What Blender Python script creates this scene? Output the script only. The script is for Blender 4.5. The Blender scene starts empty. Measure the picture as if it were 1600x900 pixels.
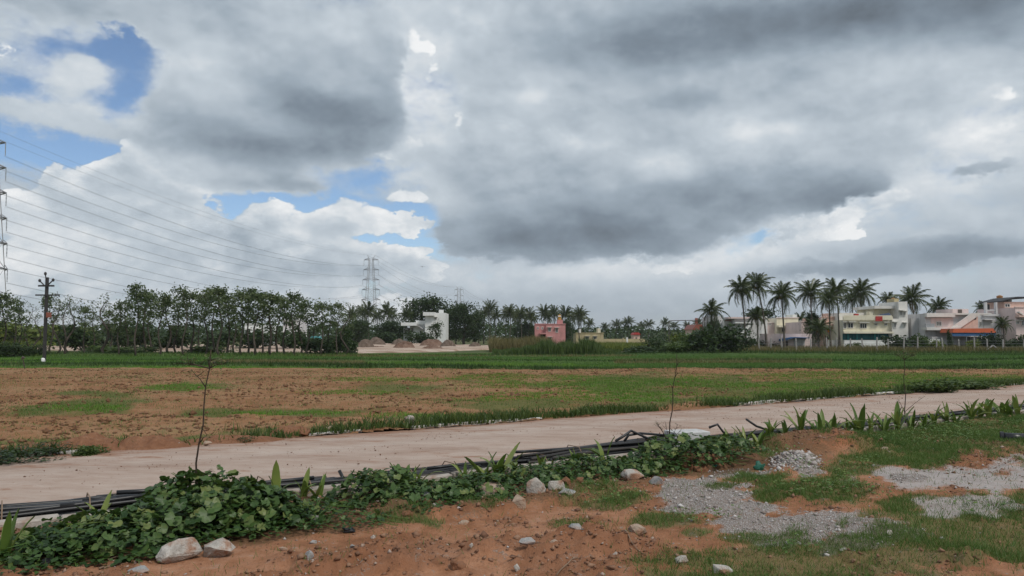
import bpy, bmesh, math, random
import numpy as np
from mathutils import Vector, Matrix, noise as mnoise
random.seed(7); RNG = np.random.default_rng(7)
R = math.radians
scene = bpy.context.scene
COL = scene.collection

# ------------------------------------------------------------------ camera
CAM_H, FPX = 1.7, 1210.0
PITCH = math.atan(75.0 / FPX)
cam_data = bpy.data.cameras.new('camera')
cam_data.sensor_width = 36.0
cam_data.lens = 36.0 * FPX / 1600.0
cam_data.clip_start = 0.1; cam_data.clip_end = 9000.0
cam = bpy.data.objects.new('camera', cam_data); COL.objects.link(cam)
cam.location = (0, 0, CAM_H); cam.rotation_euler = (math.pi / 2 + PITCH, 0, 0)
scene.camera = cam
_c, _s = math.cos(PITCH), math.sin(PITCH)

def ray(px, py):
    """world direction (with y = 1 scale free) of a point measured on the photograph"""
    a, b = (px - 800) / FPX, (450 - py) / FPX
    return Vector((a, _c - b * _s, _s + b * _c))
def gp(px, py, z=0.0):
    """point on the ground (height z) seen at a photograph position"""
    d = ray(px, py); k = (z - CAM_H) / d.z
    return Vector((d.x * k, d.y * k, z))
def dp(px, py, dist):
    """point at distance dist along +Y seen at a photograph position"""
    d = ray(px, py); k = dist / d.y
    return Vector((d.x * k, dist, CAM_H + d.z * k))

# ------------------------------------------------------------------ light, world, exposure
SUN_EL, SUN_AZ = R(52), R(138)        # azimuth clockwise from +Y (view direction): right and a little behind
sun_data = bpy.data.lights.new('sun', 'SUN'); sun_data.energy = 2.1; sun_data.angle = R(15)
sun_data.color = (1.0, 0.95, 0.88)
sun = bpy.data.objects.new('sun', sun_data); COL.objects.link(sun)
sd = Vector((math.sin(SUN_AZ) * math.cos(SUN_EL), math.cos(SUN_AZ) * math.cos(SUN_EL), math.sin(SUN_EL)))
sun.rotation_euler = sd.to_track_quat('Z', 'Y').to_euler()
vs = scene.view_settings
vs.view_transform = 'Standard'; vs.look = 'None'; vs.exposure = 0.0; vs.gamma = 1.0; vs.use_curve_mapping = False
scene.cycles.use_adaptive_sampling = True; scene.cycles.adaptive_threshold = 0.012; scene.cycles.adaptive_min_samples = 10
scene.cycles.max_bounces = 5; scene.cycles.diffuse_bounces = 3; scene.cycles.glossy_bounces = 2
scene.cycles.transmission_bounces = 2; scene.cycles.volume_bounces = 0; scene.cycles.transparent_max_bounces = 4
scene.cycles.caustics_reflective = False; scene.cycles.caustics_refractive = False

class NT:
    """small shorthand for building node trees"""
    def __init__(s, tree): s.t = tree; s.n = tree.nodes; s.l = tree.links
    def put(s, sock, v):
        if isinstance(v, bpy.types.NodeSocket): s.l.new(v, sock)
        else: sock.default_value = v
    def node(s, typ, **kw):
        n = s.n.new(typ)
        for k, v in kw.items(): setattr(n, k, v)
        return n
    def m(s, op, a, b=0.0, c=0.0, clamp=False):
        n = s.node('ShaderNodeMath', operation=op, use_clamp=clamp)
        s.put(n.inputs[0], a); s.put(n.inputs[1], b); s.put(n.inputs[2], c)
        return n.outputs[0]
    def v(s, op, a, b=(0, 0, 0), c=(0, 0, 0)):
        n = s.node('ShaderNodeVectorMath', operation=op)
        s.put(n.inputs[0], a)
        if op == 'SCALE': s.put(n.inputs['Scale'], b)
        else:
            s.put(n.inputs[1], b)
            if op == 'MULTIPLY_ADD': s.put(n.inputs[2], c)
        return n.outputs['Value'] if op in ('DOT_PRODUCT', 'LENGTH', 'DISTANCE') else n.outputs[0]
    def noise(s, vec, scale, detail=3.0, rough=0.5, dist=0.0, color=False, lac=2.0):
        n = s.node('ShaderNodeTexNoise')
        if vec is not None: s.put(n.inputs['Vector'], vec)
        s.put(n.inputs['Scale'], scale); n.inputs['Detail'].default_value = detail
        n.inputs['Roughness'].default_value = rough; n.inputs['Distortion'].default_value = dist
        n.inputs['Lacunarity'].default_value = lac
        return n.outputs['Color'] if color else n.outputs['Fac']
    def voro(s, vec, scale, detail=0.0, rough=0.5, feature='F1', smooth=0.5):
        n = s.node('ShaderNodeTexVoronoi', feature=feature)
        if vec is not None: s.put(n.inputs['Vector'], vec)
        n.inputs['Scale'].default_value = scale; n.inputs['Detail'].default_value = detail
        n.inputs['Roughness'].default_value = rough
        if feature == 'SMOOTH_F1': n.inputs['Smoothness'].default_value = smooth
        return n
    def step(s, x, lo, hi):
        n = s.node('ShaderNodeMapRange', interpolation_type='SMOOTHSTEP')
        s.put(n.inputs[0], x); s.put(n.inputs[1], lo); s.put(n.inputs[2], hi)
        return n.outputs[0]
    def lin(s, x, a0, a1, b0, b1):
        n = s.node('ShaderNodeMapRange')
        s.put(n.inputs[0], x)
        for i, q in enumerate((a0, a1, b0, b1)): n.inputs[i + 1].default_value = q
        return n.outputs[0]
    def mixf(s, f, a, b):
        n = s.node('ShaderNodeMix', data_type='FLOAT'); s.put(n.inputs[0], f); s.put(n.inputs[2], a); s.put(n.inputs[3], b)
        return n.outputs[0]
    def mixc(s, f, a, b, blend='MIX'):
        n = s.node('ShaderNodeMix', data_type='RGBA', blend_type=blend)
        for sock, q in ((n.inputs[0], f), (n.inputs[6], a), (n.inputs[7], b)):
            if isinstance(q, tuple) and len(q) == 3: q = (*q, 1)
            s.put(sock, q)
        return n.outputs[2]
    def ramp(s, f, stops):
        n = s.node('ShaderNodeValToRGB'); s.put(n.inputs[0], f)
        el = n.color_ramp.elements
        while len(el) > 2: el.remove(el[0])
        for i, (p, c) in enumerate(stops):
            e = el[i] if i < 2 else el.new(p)
            e.position = p; e.color = (*c, 1)
        return n.outputs[0]

def build_sky():
    world = bpy.data.worlds.new('World'); scene.world = world; world.use_nodes = True
    world.cycles.sampling_method = 'NONE'   # an even, cloudy sky: no importance map needed
    T = NT(world.node_tree); world.node_tree.nodes.clear()
    D = T.node('ShaderNodeTexCoord').outputs['Generated']
    sp = T.node('ShaderNodeSeparateXYZ'); T.put(sp.inputs[0], D)
    az = T.m('MULTIPLY', T.m('ARCTAN2', sp.outputs[0], sp.outputs[1]), 1000.0)
    el = T.m('MULTIPLY', T.m('ARCSINE', sp.outputs[2]), 1000.0)
    cb = T.node('ShaderNodeCombineXYZ'); T.put(cb.inputs[0], az); T.put(cb.inputs[1], el)
    P = cb.outputs[0]                                    # milliradians: azimuth, elevation
    def ang(px, py):
        d = ray(px, py); return 1000 * math.atan2(d.x, d.y), 1000 * math.asin(d.z / d.length)
    DS = T.v('MULTIPLY', D, (1.0, 1.0, 1.7))             # clouds are wider than tall
    w1 = T.v('SUBTRACT', T.noise(DS, 3.2, 3, 0.55, color=True), (0.5, 0.5, 0.5))
    w2 = T.v('SUBTRACT', T.noise(DS, 16.0, 6, 0.66, color=True), (0.5, 0.5, 0.5))
    Pw = T.v('MULTIPLY_ADD', w1, (60, 45, 0), P)         # soft, large distortion
    Pc = T.v('MULTIPLY_ADD', w2, (62, 55, 0), Pw)        # crisp, ragged distortion
    def blobs(vec, items, base=0.0):
        acc = base
        for it in items:
            px, py, rx, ry, w = it[:5]; rot = it[5] if len(it) > 5 else 0
            cx, cy = ang(px, py)
            ax = abs(ang(px + rx, py)[0] - ang(px - rx, py)[0]) / 2
            ay = abs(ang(px, py + ry)[1] - ang(px, py - ry)[1]) / 2
            if rot:
                c_, s_ = math.cos(R(rot)), math.sin(R(rot))
                r1 = T.m('ADD', T.v('DOT_PRODUCT', vec, (c_ / ax, s_ / ax, 0)), -(cx * c_ + cy * s_) / ax)
                r2 = T.m('ADD', T.v('DOT_PRODUCT', vec, (-s_ / ay, c_ / ay, 0)), -(cy * c_ - cx * s_) / ay)
                d2 = T.m('MULTIPLY_ADD', r1, r1, T.m('MULTIPLY', r2, r2))
            else:
                q = T.v('MULTIPLY_ADD', vec, (1 / ax, 1 / ay, 0), (-cx / ax, -cy / ay, 0))
                d2 = T.v('DOT_PRODUCT', q, q)
            g = T.m('POWER', 0.3679, d2)
            acc = T.m('MULTIPLY_ADD', g, w, acc)
        return acc
    n_big = T.noise(DS, 5.0, 4, 0.55)
    n_mid = T.noise(DS, 13.0, 7, 0.62)
    DU = T.v('ADD', DS, (0.010, 0.0, 0.022))             # a step towards the light, for relief
    n_mid_u = T.noise(DU, 13.0, 6, 0.58)
    relief = T.m('SUBTRACT', n_mid, n_mid_u)
    n_big_u = T.noise(T.v('ADD', DS, (0.02, 0.0, 0.06)), 5.0, 4, 0.55)
    relief_big = T.m('SUBTRACT', n_big, n_big_u)
    pf = T.voro(T.v('MULTIPLY_ADD', w2, (0.05, 0.05, 0.05), DS), 14.0, 1.0, 0.5).outputs['Distance']
    SKY_STRENGTH = 0.115
    RAMP = [(0.0, (.125, .152, .183)), (0.25, (.21, .26, .315)), (0.5, (.345, .412, .48)), (0.75, (.555, .62, .68)), (1.0, (.90, .915, .925))]
    # veil: thin bright cloud far behind, open where the sky is blue
    holes = blobs(Pc, [(110, 82, 110, 34, -1.25, 10), (200, 55, 46, 34, -1.0, 40), (205, 150, 60, 50, -1.35), (20, 136, 60, 22, -1.0), (75, 236, 140, 36, -1.7, 4), (150, 262, 50, 24, -.8),
        (405, 330, 90, 40, -2.0), (390, 365, 34, 34, -1.6), (475, 325, 80, 40, -1.9), (560, 277, 70, 22, -1.4), (612, 372, 90, 36, -2.1),
        (548, 362, 26, 42, -1.4), (645, 345, 36, 26, -1.4), (95, 185, 150, 22, .7, -8), (112, 103, 44, 20, .9), (1188, 373, 20, 9, -1.0)], 1.0)
    dA = T.m('MULTIPLY_ADD', T.m('SUBTRACT', n_big, 0.5), 0.9, holes)
    dA = T.m('MULTIPLY_ADD', T.m('SUBTRACT', n_mid, 0.5), 2.6, dA)
    aA = T.step(dA, -0.25, 0.95)
    bA = blobs(Pw, [(800, 470, 1200, 40, -.02), (100, 120, 150, 90, .16), (1530, 210, 130, 90, .24, 25), (1290, 345, 160, 36, .20, 12), (150, 380, 300, 60, .08), (1050, 400, 200, 24, .2, 4), (800, 430, 300, 24, .12), (1250, 445, 300, 16, .1), (650, 150, 90, 160, .22)], 0.64)
    bA = T.m('MULTIPLY_ADD', relief, 0.35, bA)
    # bright cumulus with crisp heads
    cB = blobs(Pc, [(-10, 80, 60, 40, .62), (195, 240, 44, 34, 1.2), (160, 285, 50, 30, 1.1), (250, 310, 110, 55, 1.2), (60, 330, 90, 34, 1.0), (98, 275, 16, 34, .9),
        (200, 380, 280, 50, 1.2), (365, 378, 50, 26, .9), (425, 358, 45, 40, 1.2), (470, 395, 130, 34, 1.2), (515, 345, 44, 30, 1.15), (585, 348, 50, 18, 1.0), (632, 357, 26, 14, 1.0),
        (430, 425, 280, 36, 1.0), (640, 408, 70, 16, 1.0), (688, 115, 24, 90, .66, 10), (650, 30, 16, 70, .62, -12), (725, 185, 24, 36, .65), (585, 235, 75, 26, .9), (600, 312, 70, 16, .8), (640, 260, 30, 60, .8),
        (845, 150, 22, 26, .75), (1190, 385, 170, 22, .85, 8), (1560, 200, 90, 70, .9, 20), (1380, 330, 100, 24, .8, 15), (1260, 345, 70, 18, .6, 15), (1020, 400, 90, 14, .6), (200, 500, 700, 70, 1.3)], 0.0)
    dB = T.m('ADD', T.m('MULTIPLY_ADD', T.m('SUBTRACT', 0.45, pf), 0.8, cB), T.m('MULTIPLY', T.m('SUBTRACT', n_mid, 0.5), 1.5))
    aB = T.step(dB, 0.45, 0.60)
    lowB = blobs(Pw, [(250, 470, 700, 50, -.05), (300, 325, 110, 34, -.14), (1180, 400, 200, 20, -.1), (600, 300, 80, 60, -.05), (190, 235, 60, 40, .06), (15, 70, 40, 30, .03), (680, 60, 40, 110, .06), (1450, 300, 250, 160, -.06)], 0.99)
    lowB = T.m('MULTIPLY_ADD', T.step(dB, 0.6, 2.0), -0.22, lowB)
    bB = T.m('ADD', T.m('MULTIPLY_ADD', T.m('SUBTRACT', 0.35, pf), 0.26, lowB), T.m('MULTIPLY', relief, 0.75))
    bB = T.m('MULTIPLY_ADD', relief_big, 0.32, bB)
    # grey stratocumulus decks, nearest
    cC = blobs(Pc, [(420, 110, 150, 110, 1.3), (560, 120, 85, 110, 1.2), (300, 190, 80, 55, .9), (420, 225, 150, 40, .9), (280, 20, 120, 60, 1.0), (70, 8, 150, 30, 1.1), (425, 288, 85, 18, .95), (310, 262, 85, 50, .8),
        (800, 300, 130, 90, 1.2), (780, 60, 60, 120, .9), (760, 370, 90, 26, 1.1), (900, 120, 140, 160, 1.1), (1050, 250, 220, 120, 1.2), (930, 360, 150, 34, 1.0), (1200, 280, 150, 50, 1.0, 10), (1330, 300, 50, 26, .8, 15),
        (1250, 60, 400, 120, 1.3), (1350, 190, 130, 60, .9), (1530, 268, 60, 14, .95, 10), (1480, 250, 40, 10, .3), (1490, 390, 150, 28, 1.1), (1320, 418, 200, 16, 1.0), (1560, 90, 120, 40, .7), (1570, 330, 80, 30, .5)], 0.0)
    cC = blobs(Pc, [(652, 50, 14, 110, -.7, -8), (695, 150, 22, 80, -.7, 10), (215, 60, 26, 26, -.5)], cC)
    dC = T.m('ADD', T.m('MULTIPLY_ADD', T.m('SUBTRACT', n_mid, 0.5), 0.6, cC), T.m('MULTIPLY', T.m('SUBTRACT', n_big, 0.5), 0.35))
    aC = T.step(dC, 0.34, 0.68)
    bC = blobs(Pw, [(540, 185, 150, 46, -.36, -6), (400, 228, 170, 26, -.32), (330, 140, 120, 60, .02), (270, 290, 110, 60, .12), (330, 130, 60, 30, .06), (430, 290, 80, 14, -.16), (560, 50, 90, 60, .08), (60, 5, 140, 24, -.10),
        (1270, 25, 380, 56, -.54), (1580, 15, 140, 50, -.25), (1080, 155, 70, 18, -.20), (1000, 90, 140, 40, -.08), (870, 385, 210, 34, -.43), (990, 345, 150, 34, -.32), (1330, 320, 90, 26, -.36), (1210, 310, 130, 30, -.22), (800, 330, 160, 60, -.06), (1040, 268, 50, 22, .22),
        (1185, 205, 70, 26, .18), (840, 150, 40, 36, .22), (720, 150, 60, 110, .10), (1520, 272, 70, 12, -.14), (1500, 395, 160, 24, -.30), (1300, 422, 180, 12, -.24), (1340, 180, 140, 60, .08), (770, 60, 60, 100, .04), (1480, 110, 120, 36, .10)], 0.625)
    bC = T.m('ADD', T.m('MULTIPLY_ADD', T.m('SUBTRACT', n_big, 0.5), 0.16, bC), T.m('MULTIPLY', relief, 0.42))
    bC = T.m('MULTIPLY_ADD', relief_big, 0.55, bC)
    bC = T.m('MULTIPLY_ADD', T.step(dC, 0.95, 0.4), 0.10, bC)
    # composite, back to front
    b = T.mixf(aB, bA, bB)
    b = T.mixf(aC, b, bC)
    inv = T.m('MULTIPLY', T.m('MULTIPLY', T.m('SUBTRACT', 1.0, aA), T.m('SUBTRACT', 1.0, aB)), T.m('SUBTRACT', 1.0, aC))
    cover = T.m('SUBTRACT', 1.0, inv, clamp=True)
    cloud = T.ramp(b, RAMP)
    sky = T.node('ShaderNodeTexSky', sky_type='NISHITA'); sky.sun_disc = False
    sky.sun_elevation = SUN_EL; sky.sun_rotation = SUN_AZ; sky.altitude = 800; sky.dust_density = 0.05; sky.ozone_density = 3.0
    bg1 = T.node('ShaderNodeBackground'); T.put(bg1.inputs[0], sky.outputs[0]); bg1.inputs[1].default_value = SKY_STRENGTH
    bg2 = T.node('ShaderNodeBackground'); T.put(bg2.inputs[0], cloud); bg2.inputs[1].default_value = 1.0
    mx = T.node('ShaderNodeMixShader'); T.put(mx.inputs[0], cover)
    T.l.new(bg1.outputs[0], mx.inputs[1]); T.l.new(bg2.outputs[0], mx.inputs[2])
    out = T.node('ShaderNodeOutputWorld'); T.l.new(mx.outputs[0], out.inputs[0])

build_sky()

# ------------------------------------------------------------------ helpers
def link(o, parent=None):
    COL.objects.link(o)
    if parent is not None: o.parent = parent
    return o
def tag(o, label=None, cat=None, group=None, kind=None):
    if label: o['label'] = label
    if cat: o['category'] = cat
    if group: o['group'] = group
    if kind: o['kind'] = kind
    return o
def empty(name, loc=(0, 0, 0), rz=0.0):
    o = bpy.data.objects.new(name, None); o.empty_display_size = 0.1
    o.location = loc; o.rotation_euler = (0, 0, rz)
    return link(o)
def obj(name, mesh, mat=None, parent=None, loc=None, rot=None, scale=None):
    o = bpy.data.objects.new(name, mesh)
    if mat is not None and not mesh.materials: mesh.materials.append(mat)
    if loc is not None: o.location = loc
    if rot is not None: o.rotation_euler = rot
    if scale is not None: o.scale = (scale,) * 3 if isinstance(scale, (int, float)) else scale
    return link(o, parent)
def copy_tree(o, parent=None):
    c = o.copy(); COL.objects.link(c); c.parent = parent
    for ch in list(o.children): copy_tree(ch, c)
    return c
def np_mesh(name, V, F, smooth=False):
    """mesh from numpy arrays: V (n,3), F (m,k)"""
    V = np.asarray(V, np.float32); F = np.asarray(F, np.int32)
    me = bpy.data.meshes.new(name); k = F.shape[1]
    me.vertices.add(len(V)); me.vertices.foreach_set('co', V.ravel())
    me.loops.add(F.size); me.loops.foreach_set('vertex_index', F.ravel())
    me.polygons.add(len(F)); me.polygons.foreach_set('loop_start', np.arange(0, F.size, k, dtype=np.int32))
    me.polygons.foreach_set('loop_total', np.full(len(F), k, np.int32))
    if smooth: me.polygons.foreach_set('use_smooth', np.ones(len(F), bool))
    me.update(calc_edges=True)
    return me
def attr(me, name, vals):
    a = me.attributes.new(name, 'FLOAT', 'POINT'); a.data.foreach_set('value', np.asarray(vals, np.float32))
class MB:
    """collects simple shapes into one mesh"""
    def __init__(s): s.V = []; s.F = []
    def add(s, vs, fs):
        o = len(s.V); s.V += [tuple(v) for v in vs]; s.F += [tuple(i + o for i in f) for f in fs]; return s
    def box(s, x0, x1, y0, y1, z0, z1):
        return s.add([(x0, y0, z0), (x1, y0, z0), (x1, y1, z0), (x0, y1, z0), (x0, y0, z1), (x1, y0, z1), (x1, y1, z1), (x0, y1, z1)],
                     [(0, 3, 2, 1), (4, 5, 6, 7), (0, 1, 5, 4), (1, 2, 6, 5), (2, 3, 7, 6), (3, 0, 4, 7)])
    def prism(s, poly, y0, y1):
        """polygon in x,z (counter-clockwise seen from -y) pushed from y0 to y1"""
        n = len(poly)
        vs = [(x, y0, z) for x, z in poly] + [(x, y1, z) for x, z in poly]
        return s.add(vs, [tuple(range(n)), tuple(range(2 * n - 1, n - 1, -1))] + [(i, n + i, n + (i + 1) % n, (i + 1) % n) for i in range(n)])
    def tube(s, pts, rad, sides=6, caps=True):
        pts = [Vector(p) for p in pts]; n = len(pts)
        if isinstance(rad, (int, float)): rad = [rad] * n
        o = len(s.V); prev = None
        for i, p in enumerate(pts):
            t = (pts[min(i + 1, n - 1)] - pts[max(i - 1, 0)])
            t = t.normalized() if t.length > 1e-9 else Vector((0, 0, 1))
            if prev is None:
                a = Vector((0, 0, 1)) if abs(t.z) < 0.9 else Vector((1, 0, 0)); u = t.cross(a).normalized()
            else: u = (prev - t * prev.dot(t)); u = u.normalized() if u.length > 1e-6 else t.orthogonal().normalized()
            prev = u; w = t.cross(u)
            for k in range(sides):
                an = 2 * math.pi * k / sides; s.V.append(tuple(p + (u * math.cos(an) + w * math.sin(an)) * rad[i]))
        for i in range(n - 1):
            for k in range(sides):
                a = o + i * sides + k; b = o + i * sides + (k + 1) % sides
                s.F.append((a, b, b + sides, a + sides))
        if caps:
            s.F.append(tuple(o + k for k in reversed(range(sides)))); s.F.append(tuple(o + (n - 1) * sides + k for k in range(sides)))
        return s
    def bar(s, a, b, r, sides=4): return s.tube([a, b], r, sides)
    def mesh(s, name, smooth=False):
        me = bpy.data.meshes.new(name); me.from_pydata(s.V, [], s.F)
        if smooth: me.polygons.foreach_set('use_smooth', [True] * len(me.polygons))
        me.update(); return me
    def build(s, name, mat, parent=None, smooth=False, **kw): return obj(name, s.mesh(name, smooth), mat, parent, **kw)

# value noise in numpy
def _h(ix, iy, seed):
    n = (ix.astype(np.int64) * 374761393 + iy.astype(np.int64) * 668265263 + seed * 1442695041) & 0xffffffff
    n = ((n ^ (n >> 13)) * 1274126177) & 0xffffffff
    return ((n ^ (n >> 16)) & 0xffff) / 65535.0
def vn(x, y, seed=0):
    ix, iy = np.floor(x), np.floor(y); fx, fy = x - ix, y - iy
    fx = fx * fx * (3 - 2 * fx); fy = fy * fy * (3 - 2 * fy)
    a, b = _h(ix, iy, seed), _h(ix + 1, iy, seed); c, d = _h(ix, iy + 1, seed), _h(ix + 1, iy + 1, seed)
    return (a + (b - a) * fx) * (1 - fy) + (c + (d - c) * fx) * fy
def fbm(x, y, seed=0, oct=4, gain=0.5):
    x = np.asarray(x, float); y = np.asarray(y, float); t = 0; a = 1; n = 0
    for k in range(oct):
        t = t + a * vn(x * 2 ** k + 17.3 * k, y * 2 ** k + 5.1 * k, seed + k); n += a; a *= gain
    return t / n
def sstep(x, lo, hi):
    t = np.clip((x - lo) / (hi - lo), 0, 1); return t * t * (3 - 2 * t)
def proj(x, y, z=0.0):
    yc = y * _c + (z - CAM_H) * _s; zc = -y * _s + (z - CAM_H) * _c
    return 800 + FPX * x / yc, 450 - FPX * zc / yc
ORD = ['first', 'second', 'third', 'fourth', 'fifth', 'sixth', 'seventh', 'eighth', 'ninth', 'tenth', 'eleventh', 'twelfth', 'thirteenth', 'fourteenth',
       'fifteenth', 'sixteenth', 'seventeenth', 'eighteenth', 'nineteenth', 'twentieth'] + \
      ['twenty-' + w for w in ('first', 'second', 'third', 'fourth', 'fifth', 'sixth', 'seventh', 'eighth', 'ninth')] + ['thirtieth'] + \
      ['thirty-' + w for w in ('first', 'second', 'third', 'fourth', 'fifth', 'sixth', 'seventh', 'eighth', 'ninth')] + ['fortieth'] + \
      ['forty-' + w for w in ('first', 'second', 'third', 'fourth', 'fifth', 'sixth', 'seventh', 'eighth', 'ninth')]

# ------------------------------------------------------------------ materials
def newmat(name):
    m = bpy.data.materials.new(name); m.use_nodes = True; T = NT(m.node_tree); m.node_tree.nodes.clear()
    out = T.node('ShaderNodeOutputMaterial'); return m, T, out
def principled(T, out, col, rough=0.8, spec=0.3, normal=None, metal=0.0):
    p = T.node('ShaderNodeBsdfPrincipled')
    T.put(p.inputs['Base Color'], (*col, 1) if isinstance(col, tuple) else col)
    T.put(p.inputs['Roughness'], rough); p.inputs['Specular IOR Level'].default_value = spec; p.inputs['Metallic'].default_value = metal
    if normal is not None: T.l.new(normal, p.inputs['Normal'])
    T.l.new(p.outputs[0], out.inputs[0]); return p
def bump(T, h, strength=0.5, dist=0.02):
    b = T.node('ShaderNodeBump'); b.inputs['Strength'].default_value = strength; b.inputs['Distance'].default_value = dist
    T.l.new(h, b.inputs['Height']); return b.outputs[0]
def mat(name, cols, scale=4.0, rough=0.85, spec=0.25, bmp=0.0, bscale=30.0, bdist=0.02, rand=0.0, stain=None, metal=0.0):
    """weathered surface: noise between colours, optional darker streaks, relief and per-object variation"""
    m, T, out = newmat(name)
    co = T.node('ShaderNodeTexCoord').outputs['Object']
    n = T.noise(co, scale, 5, 0.6)
    k = len(cols)
    c = T.ramp(n, [(0.28 + 0.44 * i / max(1, k - 1), q) for i, q in enumerate(cols)]) if k > 1 else cols[0]
    if stain:
        st = T.noise(T.v('MULTIPLY', co, (1.0, 1.0, 0.18)), stain[1], 5, 0.65)
        c = T.mixc(T.m('MULTIPLY', T.step(st, 0.5, 0.75), stain[2]), c, stain[0])
    if rand:
        oi = T.node('ShaderNodeObjectInfo').outputs['Random']
        c = T.mixc(1.0, c, T.ramp(oi, [(0, (1 - rand,) * 3), (1, (1 + rand * .6,) * 3)]), 'MULTIPLY')
    nm = bump(T, T.noise(co, bscale, 4, 0.6), bmp, bdist) if bmp else None
    principled(T, out, c, rough, spec, nm, metal); return m
def leafmat(name, cols, trans=0.25, rough=0.5, island=True, objrand=False, spec=0.25, scale=0.6):
    m, T, out = newmat(name)
    r = T.node('ShaderNodeNewGeometry').outputs['Random Per Island'] if island else T.node('ShaderNodeObjectInfo').outputs['Random']
    co = T.node('ShaderNodeTexCoord').outputs['Object']
    f = T.m('ADD', T.m('MULTIPLY', r, 0.6), T.m('MULTIPLY', T.noise(co, scale, 2, 0.5), 0.5))
    if objrand: f = T.m('ADD', f, T.m('MULTIPLY_ADD', T.node('ShaderNodeObjectInfo').outputs['Random'], 0.3, -0.15))
    c = T.ramp(f, [(0.15 + 0.7 * i / (len(cols) - 1), q) for i, q in enumerate(cols)])
    p = T.node('ShaderNodeBsdfPrincipled'); T.l.new(c, p.inputs['Base Color']); p.inputs['Roughness'].default_value = rough
    p.inputs['Specular IOR Level'].default_value = spec
    tr = T.node('ShaderNodeBsdfTranslucent'); T.l.new(T.mixc(0.5, c, (0.10, 0.16, 0.02)), tr.inputs[0])
    mx = T.node('ShaderNodeMixShader'); mx.inputs[0].default_value = trans
    T.l.new(p.outputs[0], mx.inputs[1]); T.l.new(tr.outputs[0], mx.inputs[2]); T.l.new(mx.outputs[0], out.inputs[0])
    return m
MT = {}
MT['bark'] = mat('bark', [(.05, .042, .034), (.11, .09, .075)], 6, .9, .1)
MT['palm_bark'] = mat('palm_bark', [(.07, .06, .05), (.15, .13, .11)], 3, .9, .1)
MT['twig'] = mat('twig', [(.035, .025, .02), (.08, .055, .04)], 12, .8, .2)
MT['grove_leaf'] = leafmat('grove_leaf', [(.034, .056, .024), (.08, .112, .046), (.15, .18, .08)], .3, objrand=True)
MT['dark_leaf'] = leafmat('dark_leaf', [(.012, .026, .010), (.026, .05, .016), (.05, .08, .024)], .2)
MT['mid_leaf'] = leafmat('mid_leaf', [(.025, .05, .014), (.06, .10, .026), (.11, .15, .04)], .28)
MT['yellow_leaf'] = leafmat('yellow_leaf', [(.07, .10, .02), (.13, .17, .03), (.20, .22, .05)], .3)
MT['palm_leaf'] = leafmat('palm_leaf', [(.022, .038, .016), (.055, .078, .028), (.11, .125, .048)], .2, .4, spec=.4)
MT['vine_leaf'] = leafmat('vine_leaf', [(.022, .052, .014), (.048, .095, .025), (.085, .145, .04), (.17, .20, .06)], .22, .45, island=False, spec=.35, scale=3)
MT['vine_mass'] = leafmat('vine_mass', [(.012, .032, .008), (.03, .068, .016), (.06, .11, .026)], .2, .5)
MT['lily_leaf'] = leafmat('lily_leaf', [(.07, .13, .025), (.13, .20, .04), (.26, .30, .08)], .3, .4, island=False, spec=.4, scale=2)
MT['lily_dry'] = mat('lily_dry', [(.28, .14, .06), (.38, .26, .10)], 8, .8)
MT['paddy'] = leafmat('paddy', [(.05, .13, .024), (.08, .175, .032), (.12, .21, .045)], .25, .5, scale=.05)
MT['lush'] = leafmat('lush', [(.075, .18, .02), (.12, .25, .03), (.18, .30, .05)], .3, .5, scale=.08)
MT['dry_grass'] = leafmat('dry_grass', [(.10, .09, .035), (.17, .14, .06), (.26, .21, .10)], .3, .7, scale=.08)
MT['weed'] = leafmat('weed', [(.045, .095, .02), (.085, .16, .034), (.15, .21, .055)], .25, .5, scale=.7)
MT['pipe'] = mat('pipe', [(.010, .010, .011), (.022, .022, .024)], 3, .42, .5, rand=.3)
MT['dusty_pipe'] = mat('dusty_pipe', [(.016, .016, .017), (.075, .062, .052)], 2.0, .6, .4, rand=.4)
MT['strap'] = mat('strap', [(.18, .12, .08), (.28, .2, .14)], 5)
def stonemat(name, cols, soil, amt):
    m, T, out = newmat(name); co = T.node('ShaderNodeTexCoord').outputs['Object']
    c = T.ramp(T.noise(co, 9, 6, .65), [(.3, cols[0]), (.5, cols[1]), (.72, cols[2])])
    c = T.mixc(T.m('MULTIPLY', T.step(T.noise(co, 60, 3, .6), .55, .7), .35), c, (.10, .09, .085))
    c = T.mixc(T.m('MULTIPLY', T.step(T.noise(co, 5, 4, .6), .44, .6), amt), c, soil)
    h = T.m('ADD', T.noise(co, 14, 5, .65), T.m('MULTIPLY', T.noise(co, 70, 3, .6), .3))
    principled(T, out, c, .85, .2, bump(T, h, .9, .03)); return m
SOIL = (.27, .13, .07)
MT['pale_stone'] = stonemat('pale_stone', [(.30, .27, .24), (.46, .43, .39), (.60, .57, .53)], SOIL, .9)
MT['tan_stone'] = stonemat('tan_stone', [(.26, .20, .15), (.40, .31, .24), (.50, .42, .34)], SOIL, .8)
MT['grey_stone'] = stonemat('grey_stone', [(.20, .20, .20), (.34, .34, .335), (.48, .48, .47)], SOIL, .45)
MT['clod'] = stonemat('clod', [(.15, .068, .036), (.235, .112, .06), (.30, .16, .092)], (.19, .085, .045), .6)
MT['field_clod'] = stonemat('field_clod', [(.12, .062, .034), (.19, .098, .052), (.25, .145, .085)], (.15, .07, .035), .6)

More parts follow.
